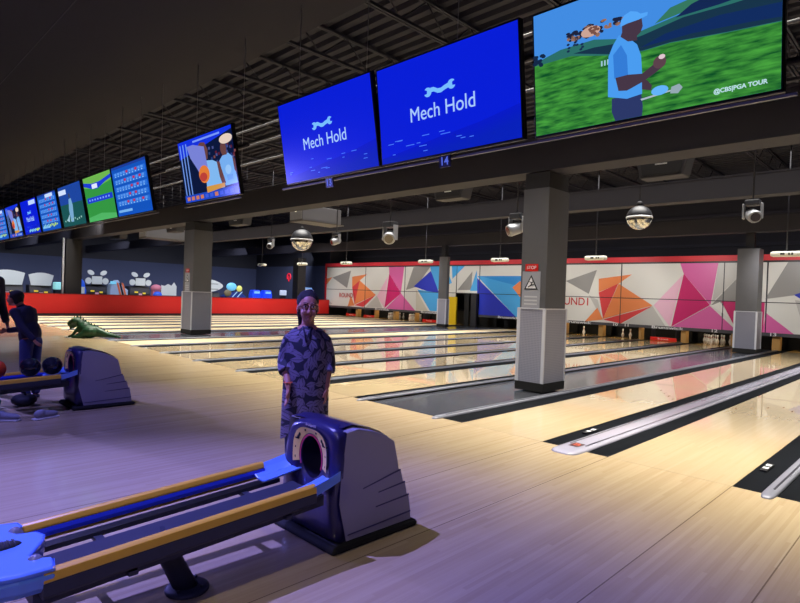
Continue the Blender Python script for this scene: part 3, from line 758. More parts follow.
def moving(x, y, z, lab, s=1.0, a=0):
    r = thing('stage_light', lab, 'stage light', (x, y, z))
    c = Vector((x, y, z))
    MB().box(x-.11*s, x+.11*s, y-.09*s, y+.09*s, z+.16*s, z+.26*s).build('base', m_ballcap, r, bevel=.02)
    for q_ in (x-.15*s, x+.12*s): MB().box(q_, q_+.03*s, y-.05*s, y+.05*s, z-.06*s, z+.2*s).build('yoke_arm', mat('fixture_silver', (170,172,178), .35, metal=.4), r, bevel=.012)
    d = Vector((math.sin(a), -math.cos(a), -.35)).normalized()
    MB().tube([c-d*.14*s, c-d*.08*s, c+d*.12*s, c+d*.17*s], [.05*s,.1*s,.11*s,.095*s], 14).build('head', mat('fixture_silver', (170,172,178), .35, metal=.4), r)
    MB().tube([c+d*.17*s, c+d*.175*s], .075*s, 14).build('lens', m_lens, r)
    rod(x, y, z+.26*s, r, rad=.016)
moving(-17.41, 11, 3.08, 'small moving stage light left of the mirror ball above the woman', 1.0, .6)
moving(-13.73, 11, 3.08, 'small moving stage light between the mirror ball and the bigger one', 1.0, -.3)
moving(-11.37, 11, 3.1, 'larger silver stage light hanging above the blue panels', 1.6, .7)
moving(-7.23, 11, 3.1, 'silver stage light just left of the nearest column', 1.3, -.6)
moving(-2.55, 11, 3.06, 'stage light with amber lens at the upper right', 1.0, .5)
for i, (x, lab) in enumerate(((-29.4,'far left'),(-25.36,'second from the left'),(-21.64,'third from the left'),(-16.35,'just left of the far slim column'),(-12.53,'just left of the nearest column'),(-8.69,'just right of the nearest column'),(-3.34,'at the right edge'))):
    r = thing('lamp_bar', 'white lamp bar hanging over the pins, ' + lab, 'lamp', (x, 18, 2.94), group='white lamp bars over the pins')
    MB().box(x-.36, x+.36, 17.88, 18.12, 2.88, 3.02).build('lamp_body', mat('lamp_white', (228,228,216), .4), r, bevel=.05)
    MB().box(x-.12, x-.02, 17.86, 17.88, 2.92, 2.98).box(x+.06, x+.1, 17.86, 17.88, 2.92, 2.98).box(x+.13, x+.17, 17.86, 17.88, 2.92, 2.98).build('socket', m_ballcap, r)
    rod(x, 18, 3.02, r, rad=.018)
# speakers and projectors hanging behind the first girder
def speaker(x0, x1, z0, z1, y, lab):
    xc, zc = (x0+x1)/2, (z0+z1)/2
    r = thing('ceiling_speaker', lab, 'speaker', (xc, y, zc))
    MB().prism([(x0,z1-.05),(x0+.1,z0),(x1-.1,z0),(x1,z1-.05),(x1-.05,z1),(x0+.05,z1)], 'y', y, y+.35).build('cabinet', mat('speaker_dark', (60,60,66), .6), r, bevel=.02)
    MB().prism([(x0+.08,z1-.09),(x0+.15,z0+.05),(x1-.15,z0+.05),(x1-.08,z1-.09)], 'y', y-.008, y+.002).build('grille', mat('speaker_grille', (44,44,48), .7), r)
    MB().box(xc-.1, xc+.1, y-.012, y-.004, zc-.03, zc-.01).build('badge', m_white, r)
    MB().tube([(x0+.15, y+.17, z1), (x0+.15, y+.17, 5.9)], .008, 5).tube([(x1-.15, y+.17, z1), (x1-.15, y+.17, 5.9)], .008, 5).build('hanger', m_steel, r)
speaker(-4.18, -3.26, 3.68, 4.16, 10, 'large dark speaker hanging below the golf screen')
speaker(-8.95, -7.98, 3.74, 4.12, 10, 'dark speaker hanging below the word screens')
speaker(-18.7, -17.6, 3.73, 4.08, 10, 'dark grey speaker right of the far silver column')
speaker(-24.0, -22.9, 3.76, 4.1, 10, 'dark grey speaker left of the far silver column')
speaker(-31.0, -29.3, 3.76, 4.16, 10, 'dark grey speaker at left under the row of screens')
def projector(x0, x1, z0, z1, y, depth, lab):
    xc = (x0+x1)/2
    r = thing('projector', lab, 'projector', (xc, y, z0))
    MB().box(x0, x1, y, y+depth, z0, z1).build('casing', mat('projector_grey', (104,104,110), .5), r, bevel=.02)
    f = MB().box(x0+.03, x1-.03, y-.012, y, z0+.03, z1-.03).build('front_panel', mat('projector_front', (150,150,154), .4), r); f['label'] = 'pale front panel'
    MB().tube([(xc, y-.03, (z0+z1)/2+.08), (xc, y, (z0+z1)/2+.08)], .06, 14).build('lens', screen('plens', (255,250,230), 1.5), r)
    MB().box(x0-.02, x1+.02, y, y+depth+.1, z0-.03, z0).build('tray', mat('tray_pale', (96,90,84), .5), r)
    MB().tube([(xc, y+depth/2, z1), (xc, y+depth/2, 5.9)], .02, 6).build('pole', m_steel, r)
projector(-14.82, -14.15, 3.65, 4.12, 10, 1.5, 'boxy projector with glowing lens hanging above the mirror ball')
projector(-26.9, -26.1, 3.68, 4.16, 10, 1.8, 'boxy projector hanging in the left distance over the lanes')

# ================================================================== BALL RETURNS
m_hood = D.materials.new('hood_side'); m_hood = mat('hood_side_grey', (150,146,166), .38, noise=.04, nscale=3)
m_shell = mat('hood_shell_navy', (38,34,84), .32, coat=.4)
m_gold = mat('rail_gold', (226,176,64), .35, coat=.3)
m_bluep = mat('return_blue', (104,150,236), .3, coat=.4)
m_blues = mat('rail_blue', (44,66,220), .35)
m_belt = mat('rack_belt', (44,48,66), .55, noise=.12, nscale=14)
m_beige = mat('face_beige', (244,208,128), .35)
def ball_return(xc, lab, rack=True):
    r = thing('ball_return', lab, 'ball return', (xc, 1.9, 0))
    X0, X1 = xc-.285, xc+.285
    # main hood: side profile (y,z)
    prof = [(2.15,.05),(2.09,.28),(2.095,.40),(2.13,.69),(2.22,.70),(2.35,.668),(2.44,.63),(2.525,.58),(2.56,.46),(2.575,.39),(2.595,.385),(2.62,.305),(2.635,.30),(2.66,.215),(2.675,.21),(2.695,.10),(2.70,.045)]
    m = MB(); n = len(prof)
    m.add([(X0, y, z) for y, z in prof], [tuple(range(n))]); m.add([(X1, y, z) for y, z in prof], [tuple(range(n))])
    m.add([(x, y, z) for x in (X0, X1) for y, z in prof], [(i, i+1, n+i+1, n+i) for i in range(3, n-1)])
    m.build('hood_cover', m_hood, r, bevel=.008)
    # stepped louvre lines on the flanks
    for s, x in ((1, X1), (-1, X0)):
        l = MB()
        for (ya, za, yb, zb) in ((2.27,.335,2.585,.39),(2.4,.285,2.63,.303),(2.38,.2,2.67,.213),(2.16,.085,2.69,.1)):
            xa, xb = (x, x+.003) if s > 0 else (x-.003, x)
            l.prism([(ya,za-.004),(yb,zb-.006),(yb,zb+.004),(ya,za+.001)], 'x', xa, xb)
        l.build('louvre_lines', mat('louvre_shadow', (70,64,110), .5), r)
    MB().prism([(2.03,.0),(2.74,.0),(2.74,.04),(2.05,.045)], 'x', X0-.03, X1+.03).build('base_plinth', m_black, r, bevel=.02)
    # top cover strip (navy) wrapping over the hood
    top = [(2.13,.692),(2.22,.702),(2.35,.67),(2.44,.632),(2.52,.582)]
    m = MB(); V = []
    for (y, z) in top:
        for x in (X0+.02, X0+.08, X1-.1, X1-.055): V.append((x, y, z + (.014 if abs(x-xc) < .24 else .004)))
    F = [(i*4+j, i*4+j+1, i*4+j+5, i*4+j+4) for i in range(len(top)-1) for j in range(3)]
    m.add(V, F, 0, True).build('top_cover', m_shell, r)
    # front shell with elliptical mouth
    cx, cz, rx, rz = xc+.02, .50, .108, .130
    out = [(X0,.03),(X0-.012,.23),(X0-.003,.45),(X0+.03,.60),(X0+.08,.675),(X0+.16,.71),(xc,.722),(X1-.15,.722),(X1-.08,.715),(X1-.02,.69),(X1+.006,.57),(X1+.005,.42),(X1-.03,.28),(X1-.015,.15),(X1,.03)]
    # resample outline by angle around the mouth
    N = 48
    def hit(a):
        d = Vector((math.cos(a), math.sin(a))); best = None
        for i in range(len(out)):
            p = Vector(out[i]) - Vector((cx,cz)); q = Vector(out[(i+1) % len(out)]) - Vector((cx,cz)); e = q-p
            den = d.x*e.y - d.y*e.x
            if abs(den) < 1e-9: continue
            t = (p.x*e.y - p.y*e.x)/den; u = (p.x*d.y - p.y*d.x)/den
            if t > 0 and -1e-6 <= u <= 1+1e-6 and (best is None or t < best): best = t
        return (cx+d.x*best, cz+d.y*best)
    outer = [hit(2*PI*k/N) for k in range(N)]; inner = [(cx+rx*math.cos(2*PI*k/N), cz+rz*math.sin(2*PI*k/N)) for k in range(N)]
    mid = [(i[0]*.35+o_[0]*.65, i[1]*.35+o_[1]*.65) for i, o_ in zip(inner, outer)]
    V = [(xc+(x-xc)*.955, 2.17, z-.006) for x, z in outer] + [(x, 2.105, z) for x, z in [(cx+(a-cx)*.985, cz+(b_-cz)*.985) for a, b_ in outer]] + [(x, 2.075, z) for x, z in [(cx+(a-cx)*.90, cz+(b_-cz)*.92) for a, b_ in outer]] + [(x, 2.068, z) for x, z in mid] + [(x, 2.085, z) for x, z in inner] + [(x, 2.42, z) for x, z in inner]
    F = []
    for ring in range(5):
        for k in range(N): F.append((ring*N+k, ring*N+(k+1) % N, (ring+1)*N+(k+1) % N, (ring+1)*N+k))
    F.append(tuple(range(5*N, 6*N)))
    MB().add(V, F, 0, True).build('front_shell', m_shell, r)
    # note: the mouth tunnel is lined dark
    MB().add([(x, y, z) for y in (2.088, 2.41) for x, z in [(cx+(a-cx)*.995, cz+(b_-cz)*.995) for a, b_ in inner]], [(k, (k+1) % N, N+(k+1) % N, N+k) for k in range(N)] + [tuple(range(N, 2*N))], 0, True).build('mouth_lining', mat('mouth_dark', (18,16,44), .4), r)
    def arc(rx0, rz0, rx1, rz1, a0, a1, y, n=24, foot=0):
        V = []
        for i in range(n+1):
            a = a0+(a1-a0)*i/n
            V += [(cx+rx0*math.cos(a), y, cz+rz0*math.sin(a)), (cx+rx1*math.cos(a), y, cz+rz1*math.sin(a))]
        return V, [(2*i, 2*i+1, 2*i+3, 2*i+2) for i in range(n)]
    V, F = arc(rx-.004, rz-.004, rx+.008, rz+.008, -.15*PI, 1.15*PI, 2.074); MB().add(V, F).build('red_ring', mat('ring_red', (190,40,90), .4), r)
    V = []; n = 28
    for i in range(n+1):
        a = -.1*PI + 1.2*PI*i/n; c, s = math.cos(a), math.sin(a); k = (abs(c)**3+abs(s)**3)**(-1/3)
        V += [(cx+(rx+.012)*c, 2.074, cz+(rz+.012)*s), (cx+(rx+.066)*c*k*.97, 2.06, cz+(rz+.05)*s*k*.97)]
    MB().add(V, [(2*i, 2*i+1, 2*i+3, 2*i+2) for i in range(n)]).build('face_plate', m_beige, r)
    k = MB()
    for sx in (-1, 1):
        for (dx, dz, rr) in ((.125,.135,.012),(.14,.115,.014),(.15,.145,.009),(.165,.1,.008),(.172,.04,.01),(.176,-.03,.013),(.06,.178,.009)):
            k.ell((cx+sx*dx*.9, 2.066, cz+dz*.88), (rr, .002, rr*1.1), 10, 6)
        k.box(min(cx+sx*.13, cx+sx*.17), max(cx+sx*.13, cx+sx*.17), 2.062, 2.068, cz+.088, cz+.096)
    k.build('printed_symbols', m_black, r)
    text('lettering', 'Brunswick', .022, mat('ink_pale', (190,180,210), .4), r, (cx, 2.066, cz+.192), (PI/2,0,0), sx=1.1)
    # rack
    xl, xr = xc-.235, xc+.285
    ya, yb = .60, 1.9
    def zz(y): return .33 + .06*(y-.6)/1.3
    def sweep(sec, mt, nm, smooth=True):
        V = [(px_, y, zz(y)+pz_) for y in (ya, yb) for px_, pz_ in sec]; k = len(sec)
        MB().add(V, [(i, (i+1) % k, k+(i+1) % k, k+i) for i in range(k)] + [tuple(range(k)), tuple(range(k, 2*k))], 0, False).build(nm, mt, r, bevel=.003)
    sweep([(xl-.03,-.03),(xl-.034,.035),(xl-.018,.052),(xl-.002,.055),(xl+.012,.048),(xl+.02,.03),(xl+.022,.022),(xl+.004,.0),(xl+.004,-.045),(xl-.02,-.045)], m_gold, 'rail')
    sweep([(xl+.005,.0),(xl+.022,.021),(xl+.03,.0),(xl+.026,-.022),(xl+.005,-.022)], m_blues, 'blue_stripe')
    sweep([(xr-.022,.03),(xr-.012,.048),(xr+.002,.055),(xr+.018,.052),(xr+.03,.045),(xr+.036,.01),(xr+.03,.008),(xr+.0,.01),(xr-.01,.0)], m_gold, 'rail')
    sweep([(xr-.03,.0),(xr+.03,.008),(xr+.036,.009),(xr+.034,-.045),(xr+.02,-.06),(xr-.05,-.06),(xr-.05,-.045)], m_belt, 'rail_skirt')
    V = [(x, y, zz(y)-.045+dz) for y in (ya-.02, yb+.1) for x, dz in ((xc-.08,-.015),(xc-.06,.0),(xr-.03,.0),(xr-.03,-.06),(xc-.08,-.06))]
    MB().add(V, [(i, (i+1) % 5, 5+(i+1) % 5, 5+i) for i in range(5)] + [tuple(range(5)), tuple(range(5, 10))]).build('belt_tray', m_belt, r)
    e = MB()
    for x in (xc-.09, xl-.02): pass
    V = [(x, y, zz(y)-.075+dz) for y in (ya, yb+.1) for x, dz in ((xl-.02,-.012),(xl-.02,.012),(xl+.045,.012),(xl+.045,-.012))]
    e.add(V, [(i, (i+1) % 4, 4+(i+1) % 4, 4+i) for i in range(4)] + [(0,1,2,3),(4,5,6,7)]).build('rail_bracket', m_belt, r)
    for y in (.95, 1.75): MB().box(xl, xr, y-.02, y+.02, zz(y)-.1, zz(y)-.08).build('cross_bar', m_belt, r)
    # blue end bumper
    pl = [(xl-.05,ya-.03),(xl-.055,ya-.1),(xl-.02,ya-.16),(xl+.06,ya-.2),(xc-.06,ya-.22),(xc+.1,ya-.22),(xr-.05,ya-.19),(xr+.02,ya-.14),(xr+.035,ya-.08),(xr+.035,ya+.04),(xr-.06,ya+.06),(xr-.08,ya+.02),(xr-.13,ya-.01),(xr-.18,ya+.02),(xc+.02,ya+.07),(xc-.04,ya+.09),(xc-.1,ya+.07),(xl+.11,ya+.0),(xl+.07,ya-.015),(xl+.03,ya+.04),(xl-.03,ya+.03)]
    z0, z1 = .295, .395
    m = MB(); n = len(pl); cxm, cym = xc, ya-.05
    V = []
    for z, s in ((z0,.9),(z0+.03,.99),(z0+.07,1.0),(z0+.085,.965),(z0+.1,1.0),(z1-.02,.985),(z1,.93)):
        V += [(cxm+(x-cxm)*s, cym+(y-cym)*s, z) for x, y in pl]
    F = [(i*n+k, i*n+(k+1) % n, (i+1)*n+(k+1) % n, (i+1)*n+k) for i in range(6) for k in range(n)] + [tuple(range(n)), tuple(range(6*n, 7*n))]
    m.add(V, F, 0, False).build('end_bumper', m_bluep, r, bevel=.006)
    MB().ell((xc-.01, ya-.09, z1), (.042,.085,.016), 20, 8).build('hand_dryer_vent', m_black, r)
    e = MB()
    for i in range(6): e.tube([(xc-.045, ya-.125+.018*i, z1+.008), (xc-.01, ya-.125+.018*i, z1+.018), (xc+.025, ya-.125+.018*i, z1+.008)], .0035, 5)
    e.build('vent_slats', mat('vent_grey', (60,60,76), .4), r)
    for x in (xl+.07, xr-.1): MB().ell((x, ya+.0, z1-.03), (.03,.035,.045), 12, 8).build('corner_cap', mat('cap_grey', (120,120,140), .3), r)
    # blue feeder ramps at the hood
    def ramp(xa, xb, y0_, hi):
        V = []
        for i in range(7):
            y = y0_+((2.1 if hi > 0 else 2.07)-y0_)*i/6; z = zz(y) + (.02 if hi > 0 else .03)*(i/6)**1.5; w_ = .03+.012*i/6
            pts = [(xa, w_), (xa+(xb-xa)*.18, .012), (xa+(xb-xa)*.5, -.012), (xa+(xb-xa)*.8, -.014), (xb, -.004)] if hi > 0 else [(xa, -.004), (xa-(xa-xb)*.2, -.012), (xa-(xa-xb)*.55, .0), (xa-(xa-xb)*.8, .03), (xb, w_+.02)]
            for px_, pz_ in pts: V.append((px_, y, z+pz_))
            for px_, pz_ in pts[::-1]: V.append((px_, y, z+pz_-.012 - (.05 if abs(px_-(xa if hi > 0 else xb)) < 1e-6 else 0)))
        F = [(i*10+j, i*10+(j+1) % 10, (i+1)*10+(j+1) % 10, (i+1)*10+j) for i in range(6) for j in range(10)] + [tuple(range(10)), tuple(range(60, 70))]
        return MB().add(V, F, 0, False)
    ramp(xl-.03, xl+.15, 1.83, 1).build('feeder_ramp', m_bluep, r, bevel=.004)
    ramp(xc+.15, xr+.03, 1.88, -1).build('feeder_ramp', m_bluep, r, bevel=.004)
    # pedestal
    MB().tube([(xc+.1, 1.28, .0), (xc+.06, 1.19, .2), (xc+.04, 1.13, .29)], [.055,.05,.06], 16).build('pedestal', m_belt, r)
    MB().lathe([(.0,.0),(.105,.0),(.105,.012),(.09,.022),(.0,.024)], (xc+.1, 1.28, 0), 28).build('base_disc', m_belt, r)
    for k in range(4): MB().lathe([(.009,.02),(.009,.03),(.0,.031)], (xc+.1+.078*math.cos(k*PI/2+.6), 1.28+.078*math.sin(k*PI/2+.6), 0), 8).build('bolt', m_steel, r)
    return r
ball_return(-2.785, 'ball return with beige arched face plate and long empty gold railed rack, in the foreground')
ball_return(-7.63, 'second ball return at left with the boy leaning behind its rack')
# balls on the left rack
for x, y, c, nm, lab in ((-7.7, 1.9, (26,26,40), 'dark_ball', 'dark bowling ball nearest the hood on the left rack'), (-7.68, 1.67, (30,24,36), 'dark_ball', 'dark bowling ball second from the hood on the left rack'),
                   (-7.66, 1.33, (220,70,40), 'orange_ball', 'bright orange bowling ball on the left rack at the picture edge')):
    o = MB().ell((x, y, .50), (.108,)*3, 24, 16).build('bowling_ball', mat(nm, c, .12, coat=.8)); tag(o, lab, 'bowling ball')
# ================================================================== PEOPLE
m_skin = mat('skin', (170,112,92), .5, noise=.05, nscale=30)
m_hair = mat('hair_black', (18,14,15), .8, noise=.3, nscale=60)
m_eye = mat('eye_white', (220,215,210), .2); m_pupil = mat('eye_dark', (24,16,14), .1); m_lip = mat('lip', (150,70,72), .4)
def hand(m, w, d, side, s=1.0, curl=.35):
    """palm + five separate fingers; w wrist, d direction of the hand (down), side = thumb side vector"""
    w, d, side = Vector(w), Vector(d).normalized(), Vector(side).normalized()
    side = (side - d*side.dot(d)).normalized(); nrm = d.cross(side)
    palm = w + d*.05*s
    for k in range(4):
        m.cap(w + side*(.006*s), w + d*.075*s + side*(.026-.0175*k)*s, .017*s, .0125*s, 8)
    L = [.062,.07,.065,.05]
    for k in range(4):
        b_ = w + d*.075*s + side*(.028-.0185*k)*s
        dd = (d + nrm*curl*.5 + side*(.06-.04*k)).normalized(); p1 = b_ + dd*L[k]*.55*s
        d2 = (d + nrm*curl*1.6).normalized(); p2 = p1 + d2*L[k]*.5*s
        m.cap(b_, p1, .0092*s, .0086*s, 8); m.cap(p1, p2, .0086*s, .0072*s, 8)
    t0 = w + d*.022*s + side*.018*s; t1 = t0 + (side*.8+d*.9+nrm*.3).normalized()*.036*s; t2 = t1 + (side*.15+d*1+nrm*.3).normalized()*.03*s
    m.cap(t0, t1, .013*s, .0105*s, 8); m.cap(t1, t2, .0105*s, .0085*s, 8)
def head(m, c, s, turn=0, tilt=0):
    """head facing -Y, c = centre, s = scale (1 = 0.22 m tall)"""
    R_ = Matrix.Rotation(turn, 3, 'Z') @ Matrix.Rotation(tilt, 3, 'X'); c = Vector(c)
    P = lambda x, y, z: c + R_ @ Vector((x*s, y*s, z*s))
    m.ell(P(0,.012,.025), (.074*s,.092*s,.085*s), 20, 14, rot=R_)
    m.ell(P(0,-.018,-.035), (.058*s,.066*s,.072*s), 18, 12, rot=R_)
    m.ell(P(0,-.058,-.088), (.026*s,.022*s,.02*s), 12, 8, rot=R_)
    m.cap(P(0,-.082,.012), P(0,-.102,-.03), .009*s, .013*s, 8); m.ell(P(0,-.094,-.034), (.019*s,.012*s,.01*s), 10, 8, rot=R_)
    for sx in (-1, 1):
        m.ell(P(sx*.034,-.07,-.035), (.022*s,.018*s,.022*s), 10, 8, rot=R_)
        m.ell(P(sx*.03,-.076,.03), (.024*s,.012*s,.008*s), 10, 8, rot=R_)
        m.ell(P(sx*.075,.01,-.012), (.01*s,.018*s,.03*s), 10, 8, rot=R_)
    return P
def face_parts(P, s, r, glasses=False):
    m = MB()
    for sx in (-1, 1): m.ell(P(sx*.029,-.074,.008), (.0125*s,.008*s,.0075*s), 12, 8)
    m.build('eyes', m_eye, r, local=True)
    m = MB()
    for sx in (-1, 1): m.ell(P(sx*.029,-.0805,.008), (.006*s,.004*s,.006*s), 10, 8)
    m.build('pupils', m_pupil, r, local=True)
    m = MB()
    m.tube([P(-.026,-.079,-.058), P(-.012,-.089,-.062), P(0,-.091,-.062), P(.012,-.089,-.062), P(.026,-.079,-.058)], [.002*s,.005*s,.0055*s,.005*s,.002*s], 8)
    m.build('mouth', m_lip, r, local=True)
    m = MB()
    for sx in (-1, 1): m.tube([P(sx*.012,-.088,.034), P(sx*.03,-.09,.04), P(sx*.048,-.074,.034)], .0028*s, 6)
    m.build('eyebrows', m_hair, r, local=True)
    if glasses:
        m = MB()
        for sx in (-1, 1):
            pts = [P(sx*(.031+.024*math.cos(2*PI*k/16)), -.097+.006*abs(math.cos(2*PI*k/16)), .006+.019*math.sin(2*PI*k/16)) for k in range(17)]
            m.tube(pts, .0022*s, 6, cap=False)
            m.tube([P(sx*.055,-.09,.01), P(sx*.078,0,.008)], .002*s, 6)
        m.tube([P(-.008,-.1,.008), P(.008,-.1,.008)], .0022*s, 6)
        m.build('glasses', mat('glasses_frame', (30,22,30), .2), r, local=True)

# ---- leaf pattern for the tunic
m_dress = D.materials.new('leaf_print'); m_dress.use_nodes = True
nt = m_dress.node_tree; N = nt.nodes; L = nt.links; b = N['Principled BSDF']; b.inputs['Roughness'].default_value = .75
def M_(op, a, bb=None, c=None):
    n = N.new('ShaderNodeMath'); n.operation = op
    for i, v in enumerate((a, bb, c)):
        if v is None: continue
        if isinstance(v, (int, float)): n.inputs[i].default_value = v
        else: L.new(v, n.inputs[i])
    return n.outputs[0]
tc = N.new('ShaderNodeTexCoord'); sp = N.new('ShaderNodeSeparateXYZ'); L.new(tc.outputs['Object'], sp.inputs[0])
cmb = N.new('ShaderNodeCombineXYZ'); L.new(M_('ADD', sp.outputs[0], M_('MULTIPLY', sp.outputs[1], .6)), cmb.inputs[0]); L.new(sp.outputs[2], cmb.inputs[1])
SC = 13
def leaves(offx):
    mp = N.new('ShaderNodeMapping'); mp.inputs['Scale'].default_value = (SC, SC, SC); mp.inputs['Location'].default_value = (offx, offx*.7, 0); L.new(cmb.outputs[0], mp.inputs[0])
    v = N.new('ShaderNodeTexVoronoi'); v.voronoi_dimensions = '2D'; v.inputs['Scale'].default_value = 1; v.inputs['Randomness'].default_value = .75; L.new(mp.outputs[0], v.inputs['Vector'])
    d = N.new('ShaderNodeVectorMath'); d.operation = 'SUBTRACT'; L.new(mp.outputs[0], d.inputs[0]); L.new(v.outputs['Position'], d.inputs[1])
    sc_ = N.new('ShaderNodeSeparateColor'); L.new(v.outputs['Color'], sc_.inputs[0])
    ro = N.new('ShaderNodeVectorRotate'); ro.rotation_type = 'Z_AXIS'; L.new(d.outputs[0], ro.inputs['Vector']); L.new(M_('MULTIPLY', sc_.outputs[0], 6.28), ro.inputs['Angle'])
    s2 = N.new('ShaderNodeSeparateXYZ'); L.new(ro.outputs[0], s2.inputs[0])
    lx, ly = s2.outputs[0], s2.outputs[1]
    half = M_('MULTIPLY', M_('SUBTRACT', 1.0, M_('POWER', M_('ABSOLUTE', M_('DIVIDE', lx, .62)), 1.6)), .29)
    inside = M_('LESS_THAN', M_('ABSOLUTE', ly), half)
    vein = M_('GREATER_THAN', M_('ABSOLUTE', ly), .022)
    ribs = M_('GREATER_THAN', M_('ABSOLUTE', M_('SINE', M_('ADD', M_('MULTIPLY', lx, 22), M_('MULTIPLY', M_('ABSOLUTE', ly), -16)))), .22)
    return M_('MULTIPLY', inside, M_('MULTIPLY', vein, M_('ADD', M_('MULTIPLY', ribs, .35), .65)))
f = M_('MAXIMUM', leaves(0), M_('MULTIPLY', leaves(3.37), .8))
mx = N.new('ShaderNodeMix'); mx.data_type = 'RGBA'; mx.inputs[6].default_value = lin((18,18,40))+(1,); mx.inputs[7].default_value = lin((104,94,116))+(1,)
L.new(f, mx.inputs[0]); L.new(mx.outputs[2], b.inputs['Base Color'])

def woman(x, y, rz):
    r = thing('person', 'woman in a long leaf-patterned tunic and glasses standing smiling behind the foreground ball return', 'person', (x, y, 0), rz)
    H = .04
    m = MB()
    P = head(m, (0, -.012, 1.375), 1.06, .18, .03)
    m.cap((0,.012,1.34), (0,.02,1.2), .046, .055)
    m.ell((0,.01,1.08), (.135,.09,.17)); m.ell((0,0,.92), (.14,.1,.16)); m.ell((0,.01,.8), (.15,.105,.13))
    for s in (-1, 1):
        m.cap((s*.08,.01,.76), (s*.085,0,.43), .078, .05); m.cap((s*.085,0,.43), (s*.085,.02,.09), .05, .034)
        m.cap((s*.085,.02,.05), (s*.095,-.1,.035), .036, .028)
        m.cap((s*.08,.01,1.165), (s*.13,.015,1.12), .045, .045)
        m.cap((s*.13,.015,1.12), (s*.175,.02,.93), .043, .036)
    m.cap((-.175,.02,.93), (-.125,-.13,.765), .035, .024); hand(m, (-.123,-.137,.755), (-.02,-.05,-1), (.25,-1,0), .98, .3)
    m.cap((.175,.02,.93), (.17,-.04,.755), .035, .024); hand(m, (.17,-.042,.745), (.0,-.05,-1), (-.2,-1,0), .95, .3)
    m.build('body', m_skin, r, remesh=.0048, local=True)
    face_parts(P, 1.06, r, True)
    # hair: swept back to a low bun, clip on top
    h = MB(); R_ = Matrix.Rotation(.18, 3, 'Z')
    h.ell(P(0,.03,.045), (.09,.1,.092), 18, 12, rot=R_); h.ell(P(0,.06,-.02), (.085,.07,.1), 16, 10, rot=R_)
    h.ell(P(-.06,.03,-.02), (.022,.04,.06), 12, 8, rot=R_); h.ell(P(.062,.03,-.0), (.02,.04,.05), 12, 8, rot=R_)
    h.cap(P(-.05,.05,-.05), P(-.052,.05,-.15), .026, .012)
    h.ell(P(.012,.02,.118), (.03,.03,.02), 12, 8)
    h.build('hair', m_hair, r, remesh=.006, local=True)
    # tunic
    d = MB()
    rings = [(1.225,.052,.05),(1.205,.075,.062),(1.175,.115,.078),(1.13,.15,.092),(1.06,.165,.108),(.96,.172,.12),(.83,.18,.128),(.7,.184,.132),(.55,.186,.134),(.42,.188,.136)]
    n = 40; V = []
    for j, (z, a_, b_) in enumerate(rings):
        for k in range(n):
            q = 2*PI*k/n; fold = 1 + (.03*max(0, (1.0-z))*math.sin(7*q+1.3*j*.2))
            zz_ = z - (.10*max(0, -math.cos(q))*(1 if j == len(rings)-1 else (.4 if j == len(rings)-2 else 0)))
            V.append((a_*math.cos(q)*fold, b_*math.sin(q)*fold + .005, zz_))
    F = [(i*n+k, i*n+(k+1) % n, (i+1)*n+(k+1) % n, (i+1)*n+k) for i in range(len(rings)-1) for k in range(n)]
    F += [tuple(range(n)), tuple(range((len(rings)-1)*n, len(rings)*n))]
    d.add(V, F, 0, True)
    for s in (-1, 1):
        d.cap((s*.08,.012,1.165), (s*.135,.018,1.105), .052, .058)
        d.tube([(s*.135,.015,1.12), (s*.165,.025,1.02), (s*.176,.02,.93), (s*(.172 if s > 0 else .152),-.01 if s > 0 else -.06,.86)], [.058,.056,.058,.06], 16)
    d.build('tunic', m_dress, r, remesh=.006, local=True)
    c = MB(); c.tube([(-.035,-.06,1.225), (-.015,-.092,1.17), (0,-.104,1.1)], .006, 6).tube([(.035,-.06,1.225), (.015,-.092,1.17), (0,-.104,1.1)], .006, 6)
    c.build('neck_placket', mat('placket_navy', (28,26,60), .7), r, local=True)
    t = MB()
    for s in (-1, 1): t.tube([(s*.085,.0,.5), (s*.087,.01,.3), (s*.087,.018,.1)], [.075,.066,.056], 16)
    t.build('trousers', mat('trousers_navy', (40,44,92), .7), r, local=True)
    t = MB()
    for s in (-1, 1): t.ell((s*.092,-.035,.03), (.046,.105,.032))
    t.build('shoes', mat('shoe_dark', (30,28,34), .5), r, local=True)
    MB().tube([(-.128+.03*math.cos(2*PI*k/14), -.12+.03*math.sin(2*PI*k/14), .79) for k in range(15)], .006, 6, cap=False).build('bracelet', mat('bracelet_orange', (226,110,70), .3), r, local=True)
    MB().box(-.05,.0,-.0,.0,0,0) if False else None
    MB().cap(P(-.02,.015,.122), P(.035,.015,.126), .006, .006).build('hair_clip', mat('clip_pale', (190,190,210), .3), r, local=True)
    return r
woman(-3.70, 2.70, math.radians(50))

